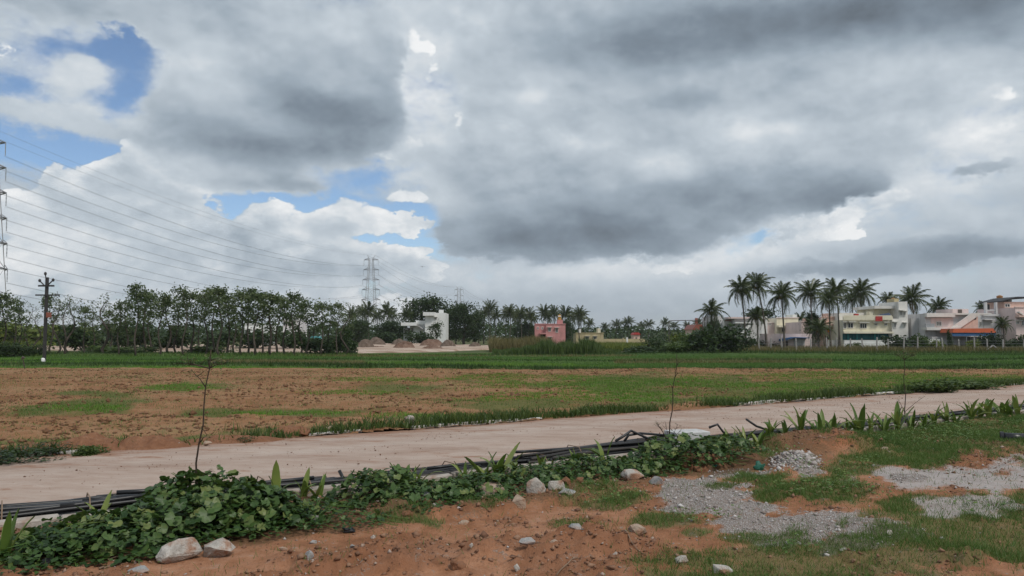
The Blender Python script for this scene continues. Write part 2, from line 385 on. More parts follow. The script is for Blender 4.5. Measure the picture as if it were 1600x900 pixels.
# ------------------------------------------------------------------ ground, road, fields
# the road runs away to the right; s is measured along it, t across it
_n0, _n1, _f0, _f1 = gp(0, 824), gp(1600, 639), gp(0, 714), gp(1600, 602)
TH = .5 * (math.atan2(_n1.y - _n0.y, _n1.x - _n0.x) + math.atan2(_f1.y - _f0.y, _f1.x - _f0.x))
RD, RN = Vector((math.cos(TH), math.sin(TH), 0)), Vector((-math.sin(TH), math.cos(TH), 0))
T_NEAR = .65 * _n0.dot(RN) + .35 * _n1.dot(RN)
T_FAR = .65 * _f0.dot(RN) + .35 * _f1.dot(RN)
def st(s, t, z=0.0): return RD * s + RN * t + Vector((0, 0, z))
def to_st(x, y): return x * RD.x + y * RD.y, x * RN.x + y * RN.y
def bed(px, t, z=0.0):
    """point on the line t = const seen at photograph column px"""
    k = (px - 800) / FPX
    y = (t - 0.0) / (RN.y + k * RN.x); y0 = y
    for _ in range(3):
        yc = y * _c - CAM_H * _s; x = k * yc; y = (t - x * RN.x) / RN.y
    return Vector((k * (y * _c - CAM_H * _s), y, z))
def ell(px, py, items, wob=0.0, seed=3, fx=40.0, fy=14.0):
    """union of soft ellipses laid out from the photograph; > 0 inside"""
    w = (fbm(px / fx, py / fy, seed, 3) - 0.5) * wob
    m = np.full(np.shape(px), -9.0)
    for cx, cy, rx, ry in items: m = np.maximum(m, 1 - np.sqrt(((px - cx) / rx) ** 2 + ((py - cy) / ry) ** 2))
    return m + w
GRASS_E = [(950, 785, 75, 24), (1040, 818, 80, 18), (1290, 775, 125, 27), (1480, 690, 190, 38), (1180, 752, 60, 10), (1400, 870, 300, 44), (1540, 800, 110, 26), (1230, 870, 130, 30), (1620, 800, 60, 40),
           (1340, 735, 70, 14), (640, 812, 60, 12), (760, 795, 50, 10), (1080, 905, 100, 22), (1450, 815, 100, 20), (900, 826, 50, 8), (1090, 835, 30, 10), (1170, 700, 60, 14), (1420, 668, 230, 16), (1560, 660, 120, 30), (1500, 850, 220, 56), (1300, 895, 280, 36), (1420, 720, 120, 16), (1180, 845, 90, 14), (1450, 790, 120, 16), (1130, 765, 40, 8)]
GRAVEL_E = [(1080, 775, 75, 26), (1250, 830, 150, 36), (1150, 800, 80, 20), (1245, 728, 48, 20), (1350, 850, 110, 24), (1100, 785, 100, 32), (1160, 742, 50, 12), (1420, 750, 40, 8)]
DUST_E = [(1490, 748, 160, 24), (1510, 796, 105, 22), (1610, 745, 70, 30), (1400, 742, 60, 9)]
MOUND_E = [(1290, 700, 110, 15), (1100, 722, 60, 12)]
BERM_E = [(680, 800, 160, 14), (860, 775, 140, 14), (560, 880, 140, 26), (850, 860, 160, 20)]
def near_fields(x, y):
    px, py = proj(np.asarray(x, float), np.asarray(y, float))
    s, t = to_st(np.asarray(x), np.asarray(y))
    bedm = sstep(t + (fbm(s * 1.3, t * 1.3, 5, 3) - .5) * .9, T_NEAR - 2.15, T_NEAR - 1.5)
    bedm = bedm * (1 - .65 * sstep(px, 1150, 1400))
    grass = sstep(ell(px, py, GRASS_E, 1.3, 11), -.1, 0.55)
    gravel = sstep(ell(px, py, GRAVEL_E, 1.2, 21, 30, 10), -.1, 0.4)
    dust = sstep(ell(px, py, DUST_E, 1.2, 31), -.15, 0.45)
    grass = grass * (1 - .8 * sstep(dust, .3, .9))
    mound = sstep(ell(px, py, MOUND_E, .6, 41), 0.0, 0.4)
    berm = sstep(ell(px, py, BERM_E, .8, 51), 0.0, 0.5)
    return px, py, s, t, bedm, grass, gravel, dust, mound, berm
def crumb_mask(x, y): return sstep(fbm(np.asarray(x) * 1.3, np.asarray(y) * 1.3, 211, 4, .6), .44, .62)
def near_height(x, y):
    px, py, s, t, bedm, grass, gravel, dust, mound, berm = near_fields(x, y)
    x = np.asarray(x, float); y = np.asarray(y, float)
    h = 0.02 + (fbm(x * 0.9, y * 0.9, 61, 3) - .5) * 0.10
    rough = (1 - .75 * dust) * (1 - .4 * gravel)
    c = fbm(x * 4.5, y * 4.5, 71, 4, .55)
    h = h + rough * (sstep(c, .46, .76) * 0.05 * (0.1 + berm + .8 * crumb_mask(x, y)) + (fbm(x * 10, y * 10, 81, 4, .7) - .5) * (.018 + .05 * crumb_mask(x, y)) + (fbm(x * 3, y * 3, 85, 2) > .5) * sstep(fbm(x * 11, y * 11, 83, 3), .52, .68) * .03 * crumb_mask(x, y))
    h = h + mound * 0.16 * (0.6 + .8 * fbm(x * 3, y * 3, 91, 3)) + berm * 0.05
    h = h + gravel * (fbm(x * 5, y * 5, 95, 3) - .3) * .05 + sstep(ell(px, py, [(1240, 730, 50, 22)]), 0, .8) * .14
    edge = sstep(t, T_NEAR - 0.55, T_NEAR - 0.25)
    return h * (1 - edge) - 0.03 * edge
def grid(xs, ys): 
    X, Y = np.meshgrid(xs, ys); n, m = X.shape
    i = np.arange(n * m).reshape(n, m)
    F = np.stack([i[:-1, :-1], i[:-1, 1:], i[1:, 1:], i[1:, :-1]], -1).reshape(-1, 4)
    return X.ravel(), Y.ravel(), F
def A(T, name): 
    n = T.node('ShaderNodeAttribute', attribute_name=name); return n.outputs['Fac']

# base sheet, out to the horizon
rr = np.concatenate([[0.0], np.geomspace(0.5, 4000, 60)]); aa = np.linspace(0, 2 * np.pi, 97)[:-1]
RR, AA = np.meshgrid(rr, aa, indexing='ij'); X = RR * np.sin(AA); Y = RR * np.cos(AA)
Z = -0.14 + sstep(RR, 200, 3000) * 5 * (fbm(X / 300, Y / 300, 3, 3) - .45) 
n, k = X.shape; idx = np.arange(n * k).reshape(n, k)
F = np.stack([idx[:-1], np.roll(idx, -1, 1)[:-1], np.roll(idx, -1, 1)[1:], idx[1:]], -1).reshape(-1, 4)[:, ::-1]
m, T, out = newmat('scrub_ground'); co = T.node('ShaderNodeTexCoord').outputs['Object']
c = T.ramp(T.noise(co, .06, 6, .6), [(.3, (.05, .075, .025)), (.5, (.10, .11, .045)), (.7, (.20, .15, .09))])
principled(T, out, c, .95, .1)
tag(obj('ground', np_mesh('ground', np.stack([X, Y, Z], -1).reshape(-1, 3), F, True), m), kind='structure')

# near ground: red soil with gravel, dust and weeds
S_, T_, F = grid(np.concatenate([np.arange(-9, -3.5, .07), np.arange(-3.5, 9, .034), np.arange(9, 30, .07)]), np.concatenate([np.arange(-3, 2.5, .07), np.arange(2.5, T_NEAR - .2, .034)]))
X = S_ * RD.x + T_ * RN.x; Y = S_ * RD.y + T_ * RN.y
px, py, s, t, bedm, grass, gravel, dust, mound, berm = near_fields(X, Y)
me = np_mesh('soil', np.stack([X, Y, near_height(X, Y)], -1), F, True)
for k_, v_ in (('bed', bedm), ('grass', grass), ('gravel', gravel), ('dust', dust), ('mound', mound), ('crumb', np.maximum(crumb_mask(X, Y), berm * .7))): attr(me, k_, v_)
m, T, out = newmat('red_soil'); co = T.node('ShaderNodeTexCoord').outputs['Object']
n1, n2, n3 = T.noise(co, 1.1, 6, .62), T.noise(co, 7, 6, .68), T.noise(co, 45, 4, .65)
soil = T.ramp(T.m('ADD', T.m('MULTIPLY', n1, .6), T.m('MULTIPLY', n2, .4)), [(.34, (.195, .088, .045)), (.46, (.295, .138, .073)), (.57, (.37, .19, .112)), (.70, (.45, .275, .185))])
soil = T.mixc(T.m('MULTIPLY', T.step(n3, .5, .72), .5), soil, (.13, .065, .038))
vg = T.voro(co, 95, 0, .5); vg2 = T.voro(co, 42, 0, .5)
peb = T.m('LESS_THAN', vg2.outputs['Distance'], T.m('MULTIPLY', T.step(n2, .52, .7), .34))
soil = T.mixc(T.m('MULTIPLY', peb, .8), soil, T.mixc(n3, (.24, .19, .16), (.52, .47, .43)))
sepc = T.node('ShaderNodeSeparateColor'); T.l.new(vg.outputs['Color'], sepc.inputs[0])
grav = T.ramp(sepc.outputs[0], [(0, (.30, .265, .245)), (.35, (.48, .445, .425)), (.75, (.61, .585, .57)), (1, (.74, .72, .71))])
grav = T.mixc(T.step(vg.outputs['Distance'], .25, .6), grav, (.27, .215, .185))
dustc = T.ramp(T.noise(co, 3, 6, .65), [(.3, (.29, .27, .26)), (.55, (.40, .38, .37)), (.75, (.33, .25, .20))])
dustc = T.mixc(T.step(n3, .55, .72), dustc, (.21, .19, .18))
nb = T.m('ADD', T.m('SUBTRACT', n2, .5), T.m('MULTIPLY', T.m('SUBTRACT', n3, .5), .8))
def brk(a, lo=.2, hi=.8, k=1.6): return T.step(T.m('MULTIPLY_ADD', nb, k, a), lo, hi)
soil = T.mixc(T.m('MULTIPLY', brk(A(T, 'crumb'), .1, .9, 1.2), .6), soil, T.mixc(n3, (.15, .065, .035), (.25, .115, .062)))
c = T.mixc(brk(A(T, 'mound')), soil, T.mixc(n2, (.25, .098, .048), (.34, .15, .08)))
c = T.mixc(T.m('MULTIPLY', brk(A(T, 'dust'), .2, .85, 2.0), .85), c, dustc)
c = T.mixc(brk(A(T, 'gravel'), .3, .8, 2.2), c, grav)
c = T.mixc(T.m('MULTIPLY', brk(A(T, 'grass')), .7), c, T.mixc(n2, (.085, .105, .035), (.17, .14, .07)))
c = T.mixc(T.m('MULTIPLY', brk(A(T, 'bed')), .85), c, T.mixc(n2, (.10, .06, .035), (.19, .11, .06)))
hgt = T.m('ADD', T.m('MULTIPLY', n2, .6), T.m('ADD', T.m('MULTIPLY', n3, .3), T.m('MULTIPLY', peb, .12)))
hgt = T.m('ADD', hgt, T.m('MULTIPLY', T.m('SUBTRACT', .6, vg.outputs['Distance']), T.m('MULTIPLY', A(T, 'gravel'), .5)))
principled(T, out, c, .95, .1, bump(T, hgt, .8, .05))
tag(obj('soil', me, m), kind='structure')

# road of compacted pale gravel and dust
S_, T_, F = grid(np.concatenate([np.arange(-40, -12, 1.0), np.arange(-12, 40, .12), np.arange(40, 120, 1.0)]), np.linspace(T_NEAR - .25, T_FAR + .12, 44))
X = S_ * RD.x + T_ * RN.x; Y = S_ * RD.y + T_ * RN.y
wt = (T_ - T_NEAR) / (T_FAR - T_NEAR)
Z = 0.05 * (1 - (2 * wt - 1) ** 2) + (fbm(S_ * .5, T_ * .9, 7, 3) - .5) * .05 + (fbm(S_ * 5, T_ * 5, 8, 3) - .5) * .014
Z = Z - .012 * np.exp(-((wt - .3) / .07) ** 2) - .012 * np.exp(-((wt - .68) / .07) ** 2) - .03
me = np_mesh('road', np.stack([X, Y, Z], -1), F, True)
attr(me, 'across', wt)
m, T, out = newmat('dusty_road'); co = T.node('ShaderNodeTexCoord').outputs['Object']
mp = T.node('ShaderNodeMapping', vector_type='POINT'); T.l.new(co, mp.inputs[0]); mp.inputs['Rotation'].default_value = (0, 0, -TH); mp.inputs['Scale'].default_value = (.35, 1.0, 1)
rc = mp.outputs[0]
n1, n2, n3 = T.noise(rc, 1.2, 6, .6), T.noise(rc, 6, 6, .68), T.noise(co, 60, 3, .6)
c = T.ramp(T.m('ADD', T.m('MULTIPLY', n1, .6), T.m('MULTIPLY', n2, .4)), [(.33, (.275, .185, .14)), (.47, (.375, .28, .228)), (.62, (.45, .36, .305))])
red = T.step(T.m('ADD', T.noise(rc, 2.6, 7, .72), T.m('MULTIPLY', T.m('ABSOLUTE', T.m('SUBTRACT', A(T, 'across'), .5)), .26)), .60, .72)
c = T.mixc(T.m('MULTIPLY', red, .85), c, (.27, .14, .085))
c = T.mixc(T.m('MULTIPLY', T.step(T.noise(rc, 15, 4, .7), .66, .74), .6), c, (.25, .14, .09))
c = T.mixc(T.m('MULTIPLY', T.step(n3, .58, .72), .3), c, (.27, .20, .165))
wx = T.m('MULTIPLY_ADD', T.m('SUBTRACT', T.noise(rc, .7, 3, .5), .5), .12, A(T, 'across'))
trk = T.m('ADD', T.step(T.m('ABSOLUTE', T.m('SUBTRACT', wx, .30)), .09, .02), T.step(T.m('ABSOLUTE', T.m('SUBTRACT', wx, .66)), .09, .02))
c = T.mixc(T.m('MULTIPLY', trk, T.m('MULTIPLY', n2, .45)), c, (.50, .42, .365))
edg = T.step(T.m('MULTIPLY_ADD', T.m('SUBTRACT', n2, .5), .35, T.m('ABSOLUTE', T.m('SUBTRACT', A(T, 'across'), .5))), .40, .52)
c = T.mixc(T.m('MULTIPLY', edg, .7), c, (.26, .14, .088))
principled(T, out, c, .95, .12, bump(T, T.m('ADD', n2, T.m('MULTIPLY', n3, .4)), .5, .04))
tag(obj('road', me, m), kind='structure')

# ploughed field behind the road
GREENF = [(290, 603, 70, 7), (1000, 597, 260, 14), (1290, 597, 230, 12), (1480, 597, 200, 14), (150, 633, 90, 14), (480, 640, 120, 9), (330, 640, 60, 7), (60, 640, 60, 10), (620, 605, 80, 10), (750, 632, 70, 6), (860, 630, 200, 9),
          (220, 683, 260, 6), (420, 672, 80, 7), (1150, 618, 260, 8), (1330, 608, 200, 10), (700, 650, 120, 6), (1000, 625, 90, 10), (120, 612, 80, 5)]
LUSH_E = [(290, 603, 75, 6), (980, 597, 260, 12), (1200, 600, 180, 10), (1400, 598, 160, 9), (1560, 592, 90, 8), (800, 588, 120, 5), (1000, 622, 300, 5), (1300, 612, 220, 6), (700, 648, 140, 5), (1350, 588, 330, 9), (950, 612, 200, 5), (560, 610, 90, 3), (620, 590, 160, 4), (450, 642, 100, 4), (130, 635, 80, 6), (1500, 600, 160, 12)]
def field_green(px, py): return sstep(ell(px, py, GREENF, 1.6, 101, 60, 7), -.45, .75)
def field_height(x, y):
    x = np.asarray(x, float); y = np.asarray(y, float)
    row = np.sin((y + .6 * fbm(x * .3, y * .3, 5, 2)) * 2 * np.pi / .8) * .006
    return -.06 + row + (fbm(x * 2.5, y * 2.5, 111, 4, .6) - .5) * .15 + (fbm(x * .2, y * .2, 112, 2) - .5) * .12
ys = np.geomspace(8, 42.5, 300); us = np.linspace(-1.35, 1.35, 420)
U, Yg = np.meshgrid(us, ys); X = (U * Yg).ravel(); Y = Yg.ravel()
i = np.arange(len(X)).reshape(len(ys), len(us)); F = np.stack([i[:-1, :-1], i[:-1, 1:], i[1:, 1:], i[1:, :-1]], -1).reshape(-1, 4)
_, tt = to_st(X, Y); keep = tt > T_FAR + .05; F = F[keep[F].all(1)]
px, py = proj(X, Y); gr = field_green(px, py)
me = np_mesh('ploughed_field', np.stack([X, Y, field_height(X, Y)], -1), F, True); attr(me, 'green', gr); attr(me, 'lush', sstep(ell(px, py, LUSH_E, 1.4, 224, 60, 6), -.25, .6))
m, T, out = newmat('ploughed_soil'); co = T.node('ShaderNodeTexCoord').outputs['Object']
n1, n2, n3 = T.noise(co, .25, 5, .6), T.noise(co, 2.2, 6, .68), T.noise(co, 9, 4, .65)
c = T.ramp(T.m('ADD', T.m('MULTIPLY', n1, .5), T.m('MULTIPLY', n2, .5)), [(.34, (.165, .084, .042)), (.46, (.25, .128, .064)), (.56, (.305, .175, .095)), (.66, (.20, .155, .066))])
c = T.mixc(T.m('MULTIPLY', T.step(n3, .55, .72), .5), c, (.11, .058, .032))
c = T.mixc(T.m('MULTIPLY', T.step(T.m('MULTIPLY_ADD', n2, .9, A(T, 'green')), .6, 1.35), .75), c, T.mixc(n2, (.05, .09, .02), (.11, .13, .04)))
principled(T, out, c, .95, .1, bump(T, T.m('ADD', n2, n3), .7, .08))
tag(obj('ploughed_field', me, m), kind='structure')

# green paddies with low bunds
BUNDS = [(43.5, .8, .20), (55, .6, .20), (71, .9, .26)]
def bund_warp(x, y): return (fbm(x * .045, y * .02, 122, 3) - .5) * 9
def paddy_height(x, y):
    x = np.asarray(x, float); y = np.asarray(y, float)
    h = -.10 + (fbm(x * .8, y * .8, 121, 3) - .5) * .03
    yy = y + bund_warp(x, y)
    for b, w, hh in BUNDS: h = h + hh * sstep(fbm(x * .05 + b, y * 0, 123, 2), .2, .5) * np.exp(-((yy - b) / w) ** 2)
    return -.22 + (h + .22) * sstep(y, 40.5, 43.5)
ys = np.concatenate([np.arange(39.5, 60, .3), np.arange(60, 84, .5)]); us = np.linspace(-1.2, 1.2, 260)
U, Yg = np.meshgrid(us, ys); X = (U * Yg).ravel(); Y = Yg.ravel()
i = np.arange(len(X)).reshape(len(ys), len(us)); F = np.stack([i[:-1, :-1], i[:-1, 1:], i[1:, 1:], i[1:, :-1]], -1).reshape(-1, 4)
m, T, out = newmat('paddy_ground'); co = T.node('ShaderNodeTexCoord').outputs['Object']
n1, n2 = T.noise(T.v('MULTIPLY', co, (.3, 1, 1)), .25, 5, .6), T.noise(co, 2, 5, .6)
c = T.ramp(T.m('ADD', T.m('MULTIPLY', n1, .6), T.m('MULTIPLY', n2, .4)), [(.35, (.04, .07, .018)), (.5, (.06, .105, .026)), (.62, (.10, .12, .04)), (.75, (.14, .12, .06))])
principled(T, out, c, .95, .1)
tag(obj('paddy_field', np_mesh('paddy_field', np.stack([X, Y, paddy_height(X, Y)], -1), F, True), m), kind='structure')

# bare sandy lot behind the grove
spx = np.linspace(60, 775, 170); vs_ = np.linspace(0, 1, 60); PXG, VV = np.meshgrid(spx, vs_)
e0 = np.interp(PXG, [60, 100, 150, 250, 400, 560, 640, 700, 775], [104, 98, 93, 85, 80, 78, 84, 92, 106]) + 5 * (fbm(PXG / 34, PXG * 0, 131, 4, .65) - .5)
YY = e0 + VV * np.interp(PXG, [60, 200, 400, 560, 680, 775], [6, 22, 50, 66, 56, 4]); XX = (PXG - 800) / FPX * YY
ZZ = .05 + .35 * VV + (fbm(XX * .25, YY * .25, 141, 4) - .5) * .4
ZZ = (ZZ + .2) * sstep(VV, 0, .07) * sstep(1 - VV, 0, .1) - .2
i = np.arange(XX.size).reshape(XX.shape); F = np.stack([i[:-1, :-1], i[:-1, 1:], i[1:, 1:], i[1:, :-1]], -1).reshape(-1, 4)
m, T, out = newmat('sandy_earth'); co = T.node('ShaderNodeTexCoord').outputs['Object']
c = T.ramp(T.noise(T.v('MULTIPLY', co, (.4, 1, 1)), .35, 6, .65), [(.32, (.24, .155, .11)), (.48, (.40, .30, .235)), (.65, (.50, .41, .34))])
principled(T, out, c, .95, .1, bump(T, T.noise(co, 2, 5, .6), .6, .2))
tag(obj('sandy_lot', np_mesh('sandy_lot', np.stack([XX, YY, ZZ], -1).reshape(-1, 3), F, True), m), kind='structure')

# ------------------------------------------------------------------ scattered cover: blades, stones, clods
def blades(P, H, W, lean, rng, segs=2):
    """upright grass blades at points P (n,3) as thin tapering strips"""
    n = len(P); an = rng.uniform(0, 2 * np.pi, n); d = np.stack([np.cos(an), np.sin(an), np.zeros(n)], 1)
    la = rng.uniform(0, 2 * np.pi, n); L = np.stack([np.cos(la), np.sin(la), np.zeros(n)], 1) * (rng.uniform(.1, 1, n) * lean * H)[:, None]
    up = np.array([0, 0, 1.0]); w = (W / 2)[:, None]; h = H[:, None]
    if segs == 1:
        V = np.stack([P - d * w, P + d * w, P + L + up * h], 1)
        return V.reshape(-1, 3), np.arange(3 * n).reshape(n, 3)
    mid = P + L * .35 + up * h * .6
    V = np.stack([P - d * w, P + d * w, mid + d * w * .7, mid - d * w * .7, P + L + up * h], 1)
    b = np.arange(n)[:, None] * 5
    F = np.concatenate([b + [0, 1, 2], b + [0, 2, 3], b + [3, 2, 4]], 0)
    return V.reshape(-1, 3), F
def bits(P, S, rng, flat=.7):
    """small angular lumps (irregular octahedra) at points P with sizes S"""
    n = len(P); base = np.array([(1, 0, 0), (0, 1, 0), (-1, 0, 0), (0, -1, 0), (0, 0, 1), (0, 0, -1)], float)
    V = base[None] * (rng.uniform(.5, 1.2, (n, 6, 1))) + rng.normal(0, .22, (n, 6, 3))
    V[:, :, 2] *= flat
    a = rng.uniform(0, 2 * np.pi, n); c, s = np.cos(a)[:, None], np.sin(a)[:, None]
    x = V[:, :, 0] * c - V[:, :, 1] * s; y = V[:, :, 0] * s + V[:, :, 1] * c
    V = np.stack([x, y, V[:, :, 2]], -1) * S[:, None, None] + P[:, None]
    f = np.array([(0, 1, 4), (1, 2, 4), (2, 3, 4), (3, 0, 4), (1, 0, 5), (2, 1, 5), (3, 2, 5), (0, 3, 5)])
    return V.reshape(-1, 3), (np.arange(n)[:, None, None] * 6 + f[None]).reshape(-1, 3)
def near_pts(n, rng, smin=-6, smax=26, tmin=.6, tmax=None):
    s = rng.uniform(smin, smax, n); t = rng.uniform(tmin, tmax or T_NEAR - .45, n)
    x = s * RD.x + t * RN.x; y = s * RD.y + t * RN.y
    px, py = proj(x, y); ok = (px > -250) & (px < 1850) & (y > 2)
    return x[ok], y[ok]
def stuff(name, V, F, mat_, label, cat): return tag(obj(name, np_mesh(name, V, F), mat_), label, cat, kind='stuff')

rng = np.random.default_rng(21)
x, y = near_pts(1700000, rng); f = near_fields(x, y); g = f[5] * (1 - .8 * f[6] * (f[0] < 1150)) + .02
clump = sstep(fbm(x * 2.2, y * 2.2, 201, 4, .6), .36, .66)
acc = rng.random(len(x)) < np.clip(g * (clump + .35) * 1.0, 0, 1); x, y = x[acc], y[acc]
tall = .6 + .9 * fbm(x * 1.1, y * 1.1, 202, 2)
V, F = blades(np.stack([x, y, near_height(x, y) - .01], 1), rng.uniform(.02, .075, len(x)) * tall, rng.uniform(.003, .007, len(x)) * (.7 + .05 * y), 1.1, rng, 1)
stuff('short_grass', V, F, MT['weed'], 'low weedy grass in patches on the red soil', 'grass')
# broad-leaved weeds in the thicker patches
x, y = near_pts(90000, rng); px, py = proj(x, y)
WEED_E = [(1290, 775, 125, 26), (1090, 820, 70, 14), (960, 785, 60, 20), (1270, 740, 60, 8), (1540, 795, 90, 20), (1480, 680, 150, 22), (1340, 735, 60, 10), (1230, 865, 70, 14), (1470, 780, 60, 8), (1220, 715, 40, 6)]
acc = rng.random(len(x)) < .8 * sstep(ell(px, py, WEED_E, 1.2, 205), .0, .6) * (1 - .6 * near_fields(x, y)[7]); x, y = x[acc], y[acc]
n = len(x); z = near_height(x, y) + rng.uniform(.01, .13, n) * (.5 + fbm(x * 2, y * 2, 206, 2))
an = rng.uniform(0, 2 * np.pi, n); d = np.stack([np.cos(an), np.sin(an), rng.uniform(-.3, .5, n)], 1); e = np.stack([-np.sin(an), np.cos(an), rng.uniform(-.4, .4, n)], 1)
c = np.stack([x, y, z], 1); l = rng.uniform(.022, .05, n)[:, None]
V = np.stack([c, c + d * l * .5 + e * l * .35, c + d * l, c + d * l * .5 - e * l * .35], 1).reshape(-1, 3)
stuff('creeping_weed', V, np.arange(4 * n).reshape(n, 4), MT['weed'], 'small leafy weeds creeping over gravel and soil', 'weeds')
# crushed stone
x, y = near_pts(150000, rng); f = near_fields(x, y); px, py = f[0], f[1]
pile = sstep(ell(px, py, [(1240, 728, 55, 22)]), 0, .4)
acc = rng.random(len(x)) < np.clip(f[6] * .42 + pile * .6 + f[7] * .035 + .012, 0, 1) * (1 - .7 * f[5]); x, y = x[acc], y[acc]
pl = pile[acc]
S = np.clip(rng.lognormal(-4.5, .42, len(x)), .006, .035) * (1 + .8 * pl)
V, F = bits(np.stack([x, y, near_height(x, y) + S * .25], 1), S, rng)
def bitmat(name, stops):
    m, T, out = newmat(name); r = T.node('ShaderNodeNewGeometry').outputs['Random Per Island']
    c = T.ramp(r, stops); co = T.node('ShaderNodeTexCoord').outputs['Object']
    c = T.mixc(T.m('MULTIPLY', T.noise(co, 40, 3, .6), .35), c, (.22, .15, .12))
    principled(T, out, c, .9, .15); return m
MT['gravel'] = bitmat('gravel', [(0, (.20, .165, .145)), (.3, (.37, .335, .315)), (.75, (.50, .47, .455)), (1, (.66, .64, .63))])
MT['soil_bit'] = bitmat('soil_bit', [(0, (.11, .055, .032)), (.5, (.215, .108, .062)), (.9, (.30, .175, .11)), (1, (.45, .38, .33))])
stuff('gravel', V, F, MT['gravel'], 'grey and white crushed stone spilled on the soil', 'gravel')
# soil crumbs
x, y = near_pts(260000, rng); f = near_fields(x, y)
cl = crumb_mask(x, y)
acc = rng.random(len(x)) < np.clip((.05 + 1.1 * cl + .6 * f[9] + .5 * f[8]) * (1 - f[6]) * (1 - .9 * f[7]) * (1 - .6 * f[5]), 0, 1) * .55
x, y = x[acc], y[acc]; S = np.clip(rng.lognormal(-4.75, .6, len(x)), .004, .045)
V, F = bits(np.stack([x, y, near_height(x, y) + S * .2], 1), S, rng)
stuff('soil_crumbs', V, F, MT['soil_bit'], 'loose crumbs and clods of red soil', 'soil')
# grit and spilled soil on the road
s_ = rng.uniform(-8, 45, 16000); t_ = T_NEAR + (T_FAR - T_NEAR) * np.clip(np.where(rng.random(16000) < .6, rng.beta(.5, .5, 16000), rng.random(16000)), .02, 1.0)
x = s_ * RD.x + t_ * RN.x; y = s_ * RD.y + t_ * RN.y; ok = rng.random(16000) < .15 + .85 * sstep(fbm(s_ * .8, t_ * 2.0, 215, 3), .5, .7); x, y = x[ok], y[ok]
S = np.clip(rng.lognormal(-5.1, .5, len(x)), .003, .03); wt_ = (t_[ok] - T_NEAR) / (T_FAR - T_NEAR)
V, F = bits(np.stack([x, y, .05 * (1 - (2 * wt_ - 1) ** 2) - .025 + S * .2], 1), S, rng)
stuff('road_grit', V, F, MT['soil_bit'], 'loose grit and soil crumbs on the road', 'grit')
# field: clods, thin weeds, green growth
def field_pts(n, ymax=41, p=1.0):
    u = rng.uniform(-1.0, 1.0, n); y = 8 + (ymax - 8) * rng.random(n) ** p; x = u * y; _, t = to_st(x, y)
    k = t > T_FAR + .5; return x[k], y[k]
x, y = field_pts(90000); px, py = proj(x, y); g = field_green(px, py)
acc = rng.random(len(x)) < .42 * (1 - .8 * g) * sstep(fbm(x * .7, y * .7, 221, 3), .3, .65); x, y = x[acc], y[acc]
S = np.clip(rng.lognormal(-3.3, .4, len(x)), .015, .11)
V, F = bits(np.stack([x, y, field_height(x, y) + S * .2], 1), S, rng, .6)
stuff('field_clods', V, F, MT['field_clod'], 'brown clods of the ploughed field', 'clods')
x, y = field_pts(1100000); px, py = proj(x, y); g = field_green(px, py); cl = sstep(fbm(x * .9, y * .9, 222, 3), .42, .68)
acc = rng.random(len(x)) < np.clip(.30 * g ** 1.5 * (.25 + cl) + .12 * cl + .05, 0, 1); x, y = x[acc], y[acc]
V, F = blades(np.stack([x, y, field_height(x, y) - .01], 1), rng.uniform(.025, .085, len(x)), rng.uniform(.006, .015, len(x)) * (.5 + .035 * y), 1.0, rng, 1)
stuff('field_weeds', V, F, MT['weed'], 'sparse weeds coming up in the ploughed field', 'weeds')
x, y = field_pts(800000); px, py = proj(x, y)
acc = rng.random(len(x)) < .75 * sstep(ell(px, py, LUSH_E, 1.4, 224, 60, 6), -.1, .7); x, y = x[acc], y[acc]
V, F = blades(np.stack([x, y, field_height(x, y) - .01], 1), rng.uniform(.03, .09, len(x)), rng.uniform(.012, .03, len(x)), .9, rng, 1)
stuff('lush_grass', V, F, MT['lush'], 'bright green young grass in strips across the field', 'grass')
# grass and weeds along the far kerb
s = rng.uniform(-10, 55, 60000); t = T_FAR + .15 + np.abs(rng.normal(0, .45, 60000)); x = s * RD.x + t * RN.x; y = s * RD.y + t * RN.y; px, py = proj(x, y)
dens = sstep(fbm(s * .6, t * .6, 231, 3), .30, .55) * (1 - .85 * sstep(ell(px, py, [(230, 690, 180, 26), (450, 670, 60, 12), (700, 652, 16, 9)], .5, 232), 0, .3)) * (.7 + .3 * sstep(px, 500, 800))
acc = rng.random(len(x)) < .75 * dens; x, y = x[acc], y[acc]
V, F = blades(np.stack([x, y, field_height(x, y) + .02], 1), rng.uniform(.05, .22, len(x)) * (.5 + fbm(x, y, 233, 2)), rng.uniform(.012, .03, len(x)), .9, rng)
stuff('kerb_weeds', V, F, MT['mid_leaf'], 'green weeds along the far edge of the road', 'weeds')
# paddies
NPAD = 520000; u = rng.uniform(-.95, .95, NPAD); y = 40.5 + 38 * rng.random(NPAD) ** 1.2; x = u * y; px, py = proj(x, y)
ok = (rng.random(len(x)) < .5 + .5 * sstep(fbm(x * .3, y * .3, 241, 3), .3, .6)); x, y, px = x[ok], y[ok], px[ok]
yy = y + bund_warp(x, y)
sel = np.zeros(len(x), int)                                    # 0 deep green, 1 fresh, 2 dry, 3 dark bund growth
ny = fbm(x * .05, y * .25, 242, 2)
sel[((px < 330) & (yy < 47.5)) | ((px > 560) & (px < 900) & (yy > 46) & (yy < 52)) | ((ny > .60) & (px < 1000))] = 1
sel[((px > 330) & (px < 570) & (yy > 46.5) & (yy < 53)) | ((px > 960) & (px < 1300) & (yy > 53) & (yy < 58)) | (ny < .2)] = 2
for b, w, hh in BUNDS: sel[np.abs(yy - b) < w * (.8 if b > 50 else 1.0)] = 3
